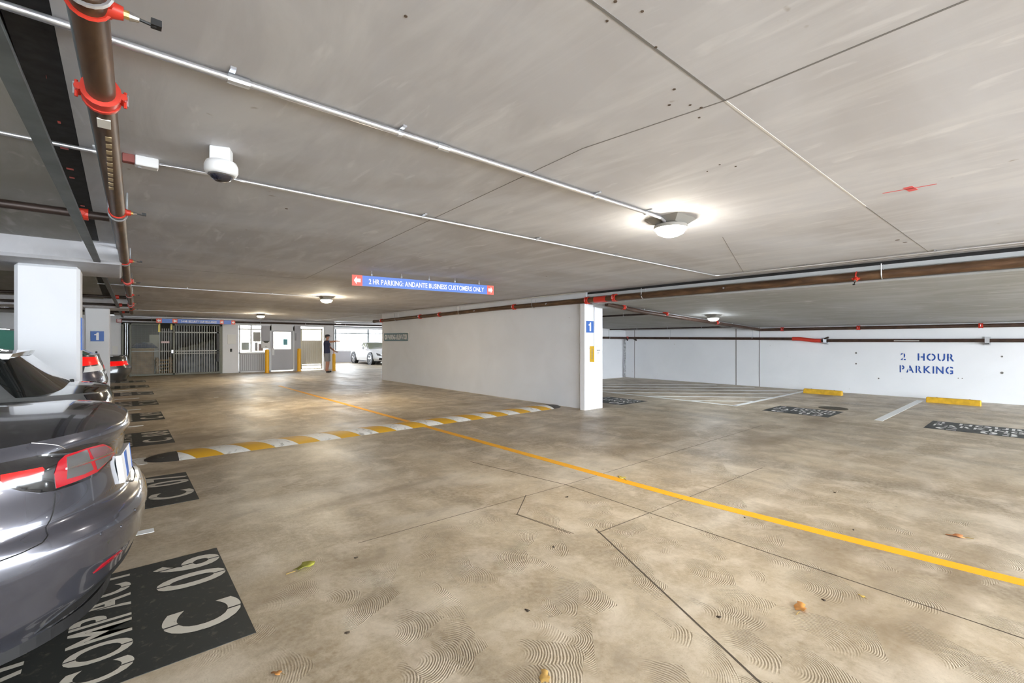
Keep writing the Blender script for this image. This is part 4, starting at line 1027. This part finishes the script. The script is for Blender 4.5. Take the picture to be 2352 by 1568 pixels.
NEAR = CarShape(L=4.69, W=.925, H=1.44, zb=.25, zbr=.05, nr=2.7, nf=2.6, lr=.62, lf=.85, crown=.10,
    wtab=[(0,.90),(.15,.955),(.4,1),(.6,.985),(.85,.93),(1,.87)],
    rtab=[(0,.15),(.15,.06),(.30,.015),(.46,0),(.52,.02),(.58,.085),(.75,.10),(.90,.095),(.96,.07),(1,.08)],
    ftab=[(0,.1),(.3,0),(.6,.02),(1,.12)],
    shoulder=[(-4.7,.66),(-4.3,.80),(-3.4,.93),(-2.2,.97),(-1.2,1.0),(-.6,1.035),(-.2,1.06),(0,1.04)],
    gh=dict(rb=-.42, rt=-1.75, fb=-3.75, ft=-2.75, wb=.80, wt=.58, rc=.04, fall=.05, lr=.5))
def fnormal(fn, a, b, side):
    e = .004
    p = Vector(fn(a, b, side)); pa = Vector(fn(a+e, b, side))-Vector(fn(a-e if a > e else a, b, side)); pb = Vector(fn(a, min(b+e, 1), side))-Vector(fn(a, max(b-e, 0), side))
    n = pa.cross(pb)
    if n.length < 1e-9: return Vector((1, 0, 0))
    n.normalize()
    out = p-Vector((-2.3, 0, .45))
    if n.dot(out) < 0: n = -n
    return n
def skin(fn, ts, ss, side_list=(1, -1)):
    mb = MB()
    for sd in side_list:
        k = len(mb.v)
        for t in ts:
            for s_ in ss: mb.v.append(fn(t, s_, sd))
        n = len(ss)
        for i in range(len(ts)-1):
            for j in range(n-1):
                f = (k+i*n+j, k+i*n+j+1, k+(i+1)*n+j+1, k+(i+1)*n+j)
                mb.f.append(f if sd > 0 else f[::-1])
    mb.m = [0]*len(mb.f)
    return mb
def weld(mb, name, m, parent, ang=1.2, solid=0, label=None):
    me = bpy.data.meshes.new(name); me.from_pydata(mb.v, [], mb.f); me.materials.append(m)
    bm = bmesh.new(); bm.from_mesh(me); bmesh.ops.remove_doubles(bm, verts=bm.verts, dist=.0008)
    bmesh.ops.recalc_face_normals(bm, faces=bm.faces); bm.to_mesh(me); bm.free()
    me.polygons.foreach_set('use_smooth', [True]*len(me.polygons)); me.set_sharp_from_angle(angle=ang)
    o = bpy.data.objects.new(name, me); C.objects.link(o); o.parent = parent
    if label: o['label'] = label
    return o
def patch(fn, poly, off, name, m, parent, side=1, step=.02, thick=.012):
    """a piece that hugs the surface: outline poly in the surface's own (a, b) coordinates"""
    out = []
    for (a, b), (c, d) in zip(poly, poly[1:]+poly[:1]):
        n = max(1, int(max(abs(c-a), abs(d-b)/1.5)/step*1.6))
        out += [(a+(c-a)*i/n, b+(d-b)*i/n) for i in range(n)]
    pts = [Vector(p) for p in out]; nb = len(pts)
    def inside(x, y):
        r = False
        for (a, b), (c, d) in zip(out, out[1:]+out[:1]):
            if (b > y) != (d > y) and x < (c-a)*(y-b)/(d-b)+a: r = not r
        return r
    x0 = min(p[0] for p in out); x1 = max(p[0] for p in out); y0 = min(p[1] for p in out); y1 = max(p[1] for p in out)
    x = x0+step/2
    while x < x1:
        y = y0+step
        while y < y1:
            if inside(x, y) and min((x-a)**2+((y-b)/1.5)**2 for a, b in out) > (step*.35)**2: pts.append(Vector((x, y)))
            y += step*1.5
        x += step
    v2, _, f2, _, _, _ = delaunay_2d_cdt(pts, [], [list(range(nb))], 1, 1e-6)
    vs = []; lo = []
    for p in v2:
        P = Vector(fn(p[0], p[1], side)); n = fnormal(fn, p[0], p[1], side)
        vs.append(P+n*off); lo.append(P+n*(off-thick))
    k = len(vs); mb = MB(); mb.v = vs+lo
    mb.f = [tuple(f) for f in f2] + [tuple(i+k for i in reversed(f)) for f in f2]
    ed = {}
    for f in f2:
        for a, b in zip(f, list(f[1:])+[f[0]]):
            ed[(a, b)] = ed.get((a, b), 0)+1
    for (a, b) in ed:
        if (b, a) not in ed: mb.f.append((b, a, a+k, b+k))
    mb.m = [0]*len(mb.f)
    mb.v = [tuple(v) for v in mb.v]
    return mb.build(name, m, parent, smooth=.6)
def seam(fn, pts, r, name, m, parent, side=1, n=5):
    P = []
    for (a, b), (c, d) in zip(pts, pts[1:]):
        k = 5
        for i in range(k): P.append(Vector(fn(a+(c-a)*i/k, b+(d-b)*i/k, side)))
    P.append(Vector(fn(*pts[-1], side)))
    return MB().path(P, r, n).build(name, m, parent, smooth=1)
def wheel(parent, x, y, r, w, name='wheel', sgn=1):
    wl_ = MB().lathe((x, y, r), [(r*.62, -w/2), (r*.93, -w/2), (r, -w*.35), (r, w*.35), (r*.93, w/2), (r*.62, w/2)], 28, 'y').build(name, M_rubber, parent, smooth=.7)
    mb = MB(); yo = y+sgn*w*.46
    mb.ring((x, yo, r), (0,1,0), r*.64, r*.05, 28)
    for k in range(5):
        a = 2*PI*k/5+.3
        for d in (-.16, .16):
            mb.tube((x+r*.12*math.cos(a+d*2), yo, r+r*.12*math.sin(a+d*2)), (x+r*.62*math.cos(a+d), yo, r+r*.62*math.sin(a+d)), r*.06, r*.045, n=6)
    mb.lathe((x, yo, r), [(r*.16, -.02), (r*.14, sgn*.012)], 12, 'y')
    mb.build('rim', M_rim, wl_, smooth=.7)
    MB().lathe((x, y+sgn*w*.2, r), [(r*.6, -.01), (r*.6, .01)], 20, 'y').build('brake_disc', M_steel, wl_)
    return wl_
M_cglass = mat('car_glass', (.012, .014, .014), .04, 0, 1, spec=.6)
M_cgreen = mat('car_glass_green', (.10, .30, .24), .06, 0, 1, emit=(.1,.3,.22), es=0)
def build_car(S, loc, rz, col, label, metal=.55, rough=.3, glass=None, det=1.0, wheels=True, lights=True, wx=None, mirror=True, wr=.33):
    e = empty('car', loc, rz, label, 'car')
    M = paint('paint_%s' % str(col), col, metal, rough)
    nt_ = int(70*det); ns = int(26*det)
    ts = [i/nt_ for i in range(nt_+1)]; ss = [i/ns for i in range(ns+1)]
    if getattr(S, 'extra_s', None): ss = sorted(set(ss+S.extra_s))
    body = skin(S.body, ts, ss); b2 = skin(S.top, ts, [i/8 for i in range(9)])
    k = len(body.v); body.v += b2.v; body.f += [tuple(i+k for i in f) for f in b2.f]
    weld(body, 'body', M, e, getattr(S, 'ang', .9))
    MB().prism([S.body(t, .0, 1)[:2] for t in ts[::3]]+[S.body(t, .0, -1)[:2] for t in reversed(ts[::3])], S.zb-.03, S.zb+.02).build('underbody', M_black, e)
    G = glass or M_cglass
    weld(skin(S.green, ts, [i/10 for i in range(11)]), 'window_glass', G, e)
    rf = skin(S.roof, ts, [i/8 for i in range(9)])
    weld(rf, 'roof', M, e)
    for sd in (1, -1):
        # pillars: rear, middle, front
        cp = S.gh.get('cp', ((.20, .335), (.16, .30)))
        patch(S.green, [(cp[0][0], .0), (cp[0][1], .0), (cp[1][1], .98), (cp[1][0], .98)], .004, 'rear_pillar', M, e, sd, .05)
        patch(S.green, [(.515, 0), (.53, 0), (.53, .98), (.515, .98)], .003, 'middle_pillar', M_black, e, sd, .05)
        patch(S.green, [(.70, 0), (.78, 0), (.79, .98), (.71, .98)], .004, 'front_pillar', M, e, sd, .05)
    if wheels:
        for x in (wx or (-1.05, -S.L+.85)):
            for sd in (1, -1):
                # dark arch lining behind each wheel
                MB().lathe((x, sd*(S.W-.10), wr+.02), [(wr+.055, -.115), (wr+.055, .112)], 30, 'y').build('wheel_arch', M_black, e, smooth=.7)
                wheel(e, x, sd*(S.W-.10), wr, .22, 'wheel', sd)
    if mirror:
        for sd in (1, -1):
            MB().lathe((S.gh['fb']+.75, sd*(S.W+.06), S.zt(S.gh['fb'])+.10), [(.01, -.10), (.07, -.09), (.09, 0), (.075, .07), (.02, .09)], 12, 'x').box(S.gh['fb']+.72, sd*(S.W-.10), S.zt(S.gh['fb'])+.03, S.gh['fb']+.80, sd*(S.W+.04), S.zt(S.gh['fb'])+.06).build('mirror', M, e, smooth=.8)
    if lights:
        for sd in (1, -1):
            patch(S.body, S.tail, .006, 'tail_light', M_tailhi if lights == 2 else M_tail, e, sd, .03)
            patch(S.body, [(.84, .66), (.92, .62), (.93, .80), (.82, .86)], .006, 'headlight', M_tailsm, e, sd, .03)
    return e

# -- nearest car
nc = build_car(NEAR, (.118, 3.35, 0), 0, (.075, .075, .092), 'glossy dark grey sedan with its tail at the left edge, nearest the viewer', .55, .22, det=2.2, lights=False, wx=(-1.06, -3.94))
Mn = MATS['paint_(0.075, 0.075, 0.092)']
outer = [(.2875,.895),(.2789,.9342),(.2605,.9345),(.239,.9335),(.2225,.932),(.2056,.932),(.1724,.929),(.145,.918),(.1222,.897),(.1062,.8746),(.088,.83),(.0758,.7876),(.095,.785),(.1153,.7761),(.1427,.7354),(.174,.733),(.2118,.736),(.2297,.7473),(.2518,.7836),(.2715,.8314)]
for sd in (-1, 1):
    tl = patch(NEAR.body, outer, .004, 'tail_light', M_blackgloss, nc, sd, .012)
    def sub(poly, off, nm, m, lab=None):
        o = patch(NEAR.body, poly, off, nm, m, tl, sd, .012)
        if lab: o['label'] = lab
    if sd < 0 or True:
        sub([(.2726,.8802),(.2526,.8764),(.2308,.8719),(.2282,.8597),(.2292,.835),(.2554,.8276),(.2681,.8365),(.272,.8532)], .0075, 'red_lens', M_tailhi)
        sub([(.2109,.7464),(.215,.8225),(.211,.8771),(.2024,.9011),(.169,.9075),(.1338,.9017),(.1102,.866),(.0943,.8128),(.1153,.79),(.1427,.752),(.174,.748)], .0065, 'red_surround', M_tail)
        sub([(.200,.8879),(.1677,.8967),(.1592,.832),(.1980,.835)], .0085, 'clear_lens', M_tailsm)
        sub([(.1975,.826),(.159,.822),(.1520,.7766),(.170,.770),(.1974,.7764)], .0085, 'clear_lens', M_tailsm)
        sub([(.1639,.8967),(.1262,.8851),(.1042,.8373),(.1518,.832)], .0085, 'clear_lens', mat('tail_smoke_pink', (.16,.07,.08), .15, 0, 1))
        sub([(.150,.822),(.102,.822),(.118,.79),(.143,.765)], .0085, 'clear_lens', M_tailsm)
        sub([(.199,.836),(.104,.838),(.102,.829),(.199,.826)], .0105, 'chrome_bar', M_chrome)
    # panel gaps
    seam(NEAR.body, [(.2113,.7270),(.2140,.68),(.2175,.64),(.2225,.605),(.230,.573),(.242,.545),(.258,.522),(.2772,.508),(.30,.50),(.33,.495),(.40,.49)], .0022, 'panel_gap', M_black, nc, sd)
    seam(NEAR.body, [(.0758,.7876),(.072,.70),(.055,.60),(.03,.555),(0,.55)], .003, 'panel_gap', M_black, nc, sd)
    seam(NEAR.body, [(.208,.9342),(.222,.96),(.238,.985),(.25,1.0)], .0018, 'panel_gap', M_chrome, nc, sd)
    patch(NEAR.body, [(.1877,.236),(.176,.262),(.158,.268),(.136,.268),(.130,.258),(.155,.250),(.172,.240)], .004, 'reflector', M_tail, nc, sd, .01)
    patch(NEAR.body, [(0,.02),(.22,.02),(.20,.10),(.16,.15),(.10,.17),(0,.175)], .003, 'diffuser', M_black, nc, sd, .02)
    patch(NEAR.body, [(.86,.62),(.93,.58),(.94,.75),(.82,.86)], .005, 'headlight', M_tailsm, nc, sd, .03)
    seam(NEAR.body, [(.50,.06),(.50,.6),(.49,.99)], .0022, 'panel_gap', M_black, nc, sd); seam(NEAR.body, [(.60,.06),(.60,.6),(.61,.99)], .0022, 'panel_gap', M_black, nc, sd)
def on_tail(y, s_):
    a, b = 0.0, .3
    for _ in range(30):
        m_ = (a+b)/2
        if abs(NEAR.body(m_, s_, 1)[1]) < abs(y): a = m_
        else: b = m_
    p = NEAR.body((a+b)/2, s_, -1); return Vector((p[0], y, p[2]))
A0, A1 = on_tail(-.42, .615), on_tail(-.06, .615); B0, B1 = on_tail(-.42, .79), on_tail(-.06, .79)
nn_ = (A1-A0).cross(B0-A0).normalized()
if nn_.x < 0: nn_ = -nn_
def plate_quad(u0, u1, v0, v1, o0, o1):
    q = lambda u, v, o: A0*(1-u)*(1-v)+A1*u*(1-v)+B0*(1-u)*v+B1*u*v+nn_*o
    vs = [q(u0,v0,o0), q(u1,v0,o0), q(u1,v1,o0), q(u0,v1,o0), q(u0,v0,o1), q(u1,v0,o1), q(u1,v1,o1), q(u0,v1,o1)]
    return MB().add(vs, [(3,2,1,0),(4,5,6,7),(0,1,5,4),(1,2,6,5),(2,3,7,6),(3,0,4,7)])
plq = plate_quad(0, 1, 0, 1, .0, .022).build('number_plate', M_signw, nc)
plate_quad(.28, .52, .04, .96, .02, .0235).build('plate_stripe', M_dblue, plq); plate_quad(.94, 1, 0, 1, .02, .0235).build('plate_stripe', M_dblue, plq)
for k, (t_, s_) in enumerate(((.15, .43), (.11, .47), (.19, .45))):
    for sd in (-1, 1):
        p = NEAR.body(t_, s_, sd); n = fnormal(NEAR.body, t_, s_, sd)
        MB().tube(Vector(p)-n*.003, Vector(p)+n*.003, .008, .0065, n=12).build('sensor', Mn, nc, smooth=.6)

# -- grey liftback in the next stall
LIFT = CarShape(L=4.45, W=.90, H=1.47, zb=.24, zbr=.04, nr=3.2, nf=2.6, lr=.50, lf=.8, crown=.05,
    wtab=[(0,.92),(.3,1),(.6,.985),(.85,.95),(1,.90)], rtab=[(0,.10),(.3,.0),(.5,.0),(.62,.05),(.9,.07),(1,.10)],
    ftab=[(0,.1),(.3,0),(.6,.02),(1,.12)], shoulder=[(-4.5,.64),(-4.0,.82),(-3.2,.94),(-2,.99),(-1,1.03),(-.3,1.04),(0,1.02)],
    gh=dict(rb=-.34, rt=-.62, fb=-3.7, ft=-2.5, wb=.80, wt=.62, rc=.03, fall=.05, drop=.04, xm=-1.9, n=4.2, lr=.45, cp=((.30, .345), (.29, .34))),
    tail=[(.215,.72),(.30,.72),(.31,.84),(.215,.86)])
c2 = build_car(LIFT, (.02, 5.68, 0), 0, (.17, .175, .18), 'grey liftback with sloping rear window, parked just beyond the nearest car', .5, .28, det=1.4)
sp_ = MB()
for i in range(13):
    yy = -.58+1.16*i/12; bow = .10*(1-(yy/.60)**2)
    z_ = LIFT.H-.115+.02*(1-(yy/.60)**2); x_ = -.64+bow*.5
    sp_.v += [(-.95, yy, z_+.015), (x_, yy, z_), (x_-.02, yy, z_-.040), (-.95, yy, z_-.05)]
for i in range(12):
    for j in range(4): sp_.f.append((i*4+j, i*4+(j+1) % 4, (i+1)*4+(j+1) % 4, (i+1)*4+j))
sp_.f += [(0,1,2,3), (51,50,49,48)]; sp_.m = [0]*len(sp_.f)
sp_.build('roof_spoiler', MATS['paint_(0.17, 0.175, 0.18)'], c2, smooth=.6)
for sd in (1, -1):
    patch(LIFT.body, [(0,.60),(.19,.62),(.205,.985),(0,.985)], .006, 'lower_tail_glass', M_blackgloss, c2, sd, .03); patch(LIFT.top, [(0,.02),(.205,.02),(.205,.45),(0,.45)], .005, 'tail_glass_edge', M_blackgloss, c2, sd, .04)
MB().box(-.39, .445, 1.06, -.355, .465, 1.085, .006).build('wiper_mount', M_black, c2)
MB().box(-.06, -.26, .60, -.045, .26, .72).xf(Matrix.Translation((.04, 0, 0))).build('number_plate', M_signw, c2)

# -- sport utility vehicle
SUVS = CarShape(L=4.6, W=.93, H=1.68, zb=.42, zbr=.12, nr=3.4, nf=3.0, lr=.50, lf=.7, crown=.05,
    wtab=[(0,.94),(.3,1),(.6,.985),(.85,.95),(1,.91)], rtab=[(0,.16),(.15,.06),(.3,.0),(.45,.02),(.6,.05),(1,.12)],
    ftab=[(0,.1),(.3,0),(.6,.02),(1,.12)], shoulder=[(-4.6,.95),(-3.6,1.08),(-2,1.13),(-.5,1.22),(0,1.22)],
    gh=dict(rb=-.18, rt=-.75, fb=-3.5, ft=-2.7, wb=.82, wt=.66, rc=.03, fall=.05, drop=.04, n=4.5, lr=.45),
    tail=[(.08,.78),(.30,.76),(.31,.97),(.10,.95)])
c3 = build_car(SUVS, (-.16, 11.15, 0), 0, (.10, .095, .125), 'dark tall car with red tail lights between the two left columns', .5, .25, glass=M_cgreen, lights=2, wr=.36)
for sd in (1, -1):
    patch(SUVS.body, [(.06,.62),(.27,.62),(.25,.74),(.07,.74)], .006, 'reverse_light', M_white, c3, sd, .03)
    patch(SUVS.body, [(0,.02),(.33,.02),(.33,.26),(0,.26)], .006, 'lower_cladding', mat('cladding', (.05,.05,.052), .45), c3, sd, .03)
MB().box(.0, -.28, .80, .012, .28, .93).xf(Matrix.Translation((-.04, 0, 0))).build('number_plate', M_signw, c3)
MB().box(-.19, .525, 1.23, -.16, .545, 1.265, .006).build('wiper_mount', M_black, c3)

# -- grey sedan behind the far column
SED = CarShape(L=4.6, W=.90, H=1.44, zb=.26, zbr=.04, nr=2.9, nf=2.6, lr=.55, lf=.8, crown=.05,
    wtab=[(0,.92),(.3,1),(.6,.985),(.85,.95),(1,.88)], rtab=[(0,.12),(.3,.02),(.5,.0),(.65,.05),(1,.10)],
    ftab=[(0,.1),(.3,0),(.6,.02),(1,.12)], shoulder=[(-4.6,.66),(-4.0,.84),(-3.2,.94),(-1,1.0),(0,1.0)],
    gh=dict(rb=-.65, rt=-1.55, fb=-3.6, ft=-2.6, wb=.78, wt=.60, rc=.03, fall=.05, n=3.8),
    tail=[(.12,.62),(.33,.60),(.34,.80),(.14,.80)])
c4 = build_car(SED, (.30, 18.95, 0), 0, (.07, .075, .08), 'dark grey sedan with a red tail light, behind the far left column', .4, .3, lights=2)
# a light tall car deep in the row, seen left of the near column
WH = CarShape(L=4.5, W=.91, H=1.44, zb=.24, zbr=.04, nr=2.7, nf=2.9, lr=.6, lf=.75, crown=.06,
    wtab=[(0,.93),(.3,1),(.6,.985),(.85,.94),(1,.86)], rtab=[(0,.12),(.3,.0),(.6,.03),(1,.14)],
    ftab=[(0,.10),(.2,0),(.5,.01),(.8,.10),(1,.22)], shoulder=[(-4.5,.68),(-4.1,.84),(-3.3,.95),(-2.2,.97),(-1,1.0),(0,.98)],
    gh=dict(rb=-.5, rt=-1.5, fb=-3.45, ft=-2.55, wb=.78, wt=.60, rc=.04, fall=.06, n=3.6),
    tail=[(.10,.70),(.28,.70),(.28,.84),(.12,.84)])
c5 = build_car(WH, (12.78, 31.1, 0), PI/2, (.80, .81, .82), 'white sedan facing the viewer in the bright bay beyond the white wall', .0, .25, det=1.2, wx=(-1.0, -3.62), wr=.36,
     glass=mat('car_glass_olive', (.16, .19, .09), .15, 0, 1))
for sd in (1, -1):
    patch(WH.body, [(.86,.15),(.93,.12),(.92,.42),(.88,.42)], .008, 'air_intake', M_black, c5, sd, .03)
patch(WH.body, [(.95,.30),(1.0,.30),(1.0,.55),(.95,.55)], .008, 'grille', M_black, c5, 1, .02); patch(WH.body, [(.95,.30),(1.0,.30),(1.0,.55),(.95,.55)], .008, 'grille', M_black, c5, -1, .02)
MB().box(-4.535, -.24, .42, -4.52, .24, .54).build('number_plate', M_signw, c5)
# ================================================================== PERSON
def skinned(name, joints, edges, m, parent, sub=2, root=0):
    """joints: list of ((x,y,z), (rx, ry)); grown into one surface"""
    me = bpy.data.meshes.new(name); me.from_pydata([j[0] for j in joints], edges, []); me.materials.append(m)
    o = bpy.data.objects.new(name, me); C.objects.link(o); o.parent = parent
    md = o.modifiers.new('skin', 'SKIN'); md.use_smooth_shade = True; md.branch_smoothing = .3
    for i, j in enumerate(joints):
        sv = me.skin_vertices[0].data[i]; r = j[1]
        sv.radius = (r, r) if isinstance(r, (int, float)) else r
        sv.use_root = (i == root)
    ms = o.modifiers.new('sub', 'SUBSURF'); ms.levels = sub; ms.render_levels = sub
    return o
M_skin = mat('skin', (.48, .23, .15), .55); M_shirt = mat('navy_shirt', (.035, .04, .085), .8, bump=.3, bscale=14)
M_short = mat('grey_shorts', (.25, .25, .26), .85, bump=.2, bscale=14); M_shoe = mat('black_shoe', (.012, .012, .014), .6); M_cap = mat('black_cap', (.02, .02, .03), .8)
pr_ = empty('person', (7.36, 21.85, 0), -.71+.10, 'man in navy t-shirt, grey shorts and cap pointing with an outstretched arm', 'person')
# local: +x the way he faces, +y his left
hip = .93
J = [((0, 0, hip), (.115, .13)),            # 0 pelvis
     ((-.01, 0, 1.12), (.10, .11)),       # 1 waist
     ((-.02, 0, 1.34), (.105, .13)),       # 2 chest
     ((-.01, 0, 1.45), (.07, .085)),        # 3 upper chest
     ((.01, 0, 1.52), .055),               # 4 neck
     ((.03, 0, 1.60), (.075, .07)),        # 5 jaw
     ((.025, 0, 1.68), (.098, .078)),      # 6 head
     ((.015, 0, 1.74), (.06, .055)),       # 7 crown
     ((.0, .10, .86), .10), ((.025, .115, .50), .062), ((.02, .115, .40), .060), ((-.01, .12, .12), .040), ((.0, .12, .06), .045), ((.13, .125, .035), .035),   # 8-13 left leg
     ((.0, -.10, .86), .10), ((.035, -.115, .50), .062), ((.03, -.115, .40), .060), ((.0, -.12, .12), .040), ((.01, -.12, .06), .045), ((.14, -.125, .035), .035),  # 14-19 right leg
     ((-.02, .19, 1.42), .062), ((.06, .27, 1.17), .045), ((.24, .20, 1.03), .036), ((.30, .17, 1.00), .030),           # 20-23 left arm bent, hand in front
     ((-.01, -.17, 1.42), .055), ((.28, -.20, 1.44), .045), ((.52, -.19, 1.47), .036), ((.60, -.19, 1.465), .028)]      # 24-27 right arm straight out
E_ = [(0,1),(1,2),(2,3),(3,4),(4,5),(5,6),(6,7),(0,8),(8,9),(9,10),(10,11),(11,12),(12,13),(0,14),(14,15),(15,16),(16,17),(17,18),(18,19),(3,20),(20,21),(21,22),(22,23),(3,24),(24,25),(25,26),(26,27)]
def hand(base, d, up, curl, thumb_side):
    """palm and five fingers continuing the arm that ends at joint base"""
    d = Vector(d).normalized(); up = Vector(up).normalized(); sd = d.cross(up).normalized(); p = Vector(J[base][0])
    palm = len(J); J.append((tuple(p+d*.05), (.032, .018))); E_.append((base, palm))
    q = Vector(J[palm][0])
    for k, ln in enumerate((.066, .075, .070, .055)):
        off = sd*(k-1.5)*.019
        a = len(J); J.append((tuple(q+off+d*.035), .0095)); E_.append((palm, a))
        J.append((tuple(q+off+d*(.035+ln*.5)-up*curl*.5*ln), .0085)); E_.append((a, a+1))
        J.append((tuple(q+off+d*(.035+ln*(1-.35*curl))-up*curl*1.3*ln), .0075)); E_.append((a+1, a+2))
    a = len(J); s_ = sd*thumb_side
    J.append((tuple(q-d*.02+s_*.035), .011)); E_.append((palm, a)); J.append((tuple(q+d*.02+s_*.055-up*.01), .0095)); E_.append((a, a+1)); J.append((tuple(q+d*.045+s_*.058-up*.018), .008)); E_.append((a+1, a+2))
hand(23, (.75, -.2, -.25), (0, 0, 1), .5, 1)
hand(27, (1, 0, -.35), (0, 0, 1), .25, -1)
skinned('body', J, E_, M_skin, pr_, 2)
# clothes: rings of cloth lofted round the body
def loft(mb, rings, n=20):
    """rings: (centre, rx, ry, tilt axis direction)"""
    k0 = len(mb.v)
    for c_, rx, ry, d in rings:
        d = Vector(d).normalized(); a = Vector((1,0,0)) if abs(d.x) < .8 else Vector((0,0,-1))
        a = (a-d*a.dot(d)).normalized(); b = d.cross(a)
        for i in range(n):
            w = 1+.02*math.sin(5*2*PI*i/n+len(mb.v)*.05)
            mb.v.append(tuple(Vector(c_)+a*rx*w*math.cos(2*PI*i/n)+b*ry*w*math.sin(2*PI*i/n)))
    for r in range(len(rings)-1):
        for i in range(n): mb.f.append((k0+r*n+i, k0+r*n+(i+1) % n, k0+(r+1)*n+(i+1) % n, k0+(r+1)*n+i))
    mb.f.append(tuple(k0+i for i in range(n))); mb.f.append(tuple(k0+(len(rings)-1)*n+i for i in range(n)))
    mb.m = [0]*len(mb.f); return mb
U = (0, 0, 1)
sh = MB()
loft(sh, [((0,0,.84),.135,.175,U), ((0,0,.95),.138,.172,U), ((0,0,1.08),.132,.160,U), ((-.01,0,1.22),.130,.172,U), ((-.02,0,1.34),.132,.190,U), ((-.02,0,1.42),.118,.185,U), ((-.01,0,1.475),.085,.130,U), ((0,0,1.50),.064,.070,U)])
loft(sh, [((-.02,.13,1.41),.075,.075,(.2,.8,-.5)), ((0,.20,1.37),.075,.072,(.3,.6,-.8)), ((.03,.245,1.25),.068,.066,(.35,.35,-1))])
loft(sh, [((-.04,-.15,1.41),.078,.070,(1,-.3,.1)), ((.04,-.185,1.42),.078,.072,(1,-.1,.05)), ((.17,-.195,1.43),.066,.064,(1,-.05,.05))])
sh.build('t_shirt', M_shirt, pr_, smooth=1.2)
so = MB()
loft(so, [((0,0,1.0),.125,.158,U), ((0,0,.88),.142,.176,U), ((.005,0,.78),.135,.178,U)])
for s_, dx in ((1, 0), (-1, .012)):
    loft(so, [((0,s_*.085,.86),.128,.098,U), ((.01+dx,s_*.10,.70),.112,.092,U), ((.022+dx,s_*.115,.52),.098,.082,U)])
so.build('shorts', M_short, pr_, smooth=1.2)
for s_, dx in ((1, 0), (-1, .01)):
    o = skinned('shoe', [((-.04+dx, s_*.122, .045), (.048, .042)), ((.06+dx, s_*.127, .045), (.045, .044)), ((.17+dx, s_*.13, .035), (.035, .040)), ((-.02+dx, s_*.12, .09), .056)], [(0,1),(1,2),(0,3)], M_shoe, pr_, 1)
# face, ears, hair, cap
MB().lathe((.125, 0, 1.655), [(.004, .018), (.010, 0), (.013, -.022), (.004, -.028)], 8).build('nose', M_skin, pr_, smooth=1)
for s_ in (1, -1):
    MB().lathe((.108, s_*.032, 1.672), [(.002, -.008), (.010, 0), (.002, .008)], 8).build('eye', mat('eye_dark', (.03,.02,.02), .3), pr_, smooth=1)
    MB().lathe((.015, s_*.083, 1.655), [(.004, -.030), (.018, -.01), (.020, .015), (.006, .030)], 8).xf(Matrix.Identity(4)).build('ear', M_skin, pr_, smooth=1)
MB().box(.108, -.022, 1.610, .116, .022, 1.618, .003).build('mouth', mat('lip', (.33,.11,.09), .5), pr_)
hm = MB().lathe((0, 0, 0), [(.080, -.03), (.092, .0), (.098, .04), (.070, .08), (.02, .095)], 18).xf(Matrix.Translation((.005, 0, 1.655)) @ Matrix.Diagonal((1.02, .90, 1, 1)))
hm.v = [(x if x < .05 else .05+(x-.05)*.3, y, z) for x, y, z in hm.v]; hm.build('hair', mat('hair', (.05,.035,.025), .8), pr_, smooth=1)
MB().lathe((0, 0, 0), [(.108, 0), (.110, .03), (.092, .068), (.045, .088), (.005, .092)], 20).xf(Matrix.Translation((.022, 0, 1.692)) @ Matrix.Diagonal((1.02, .88, 1, 1))).build('cap', M_cap, pr_, smooth=1)
MB().lathe((0, 0, 0), [(.075, 0), (.073, .008)], 18).xf(Matrix.Translation((.125, 0, 1.700)) @ Matrix.Diagonal((1.0, .95, 1, 1))).build('cap_peak', M_cap, pr_, smooth=1)
# phone held in front in his lower hand
ph = MB().box(-.04, -.075, -.005, .04, .075, .005, .003).build('phone', M_black, label='black phone held low in the pointing man\'s hand', cat='phone')
ph.location = pr_.location + Vector((.0, 0, 1.045)); ph.rotation_euler = (0, 0, pr_.rotation_euler.z)
_off = Matrix.Rotation(pr_.rotation_euler.z, 3, 'Z') @ Vector((.43, .12, -.04)); ph.location = pr_.location+Vector((0, 0, 1.02))+_off
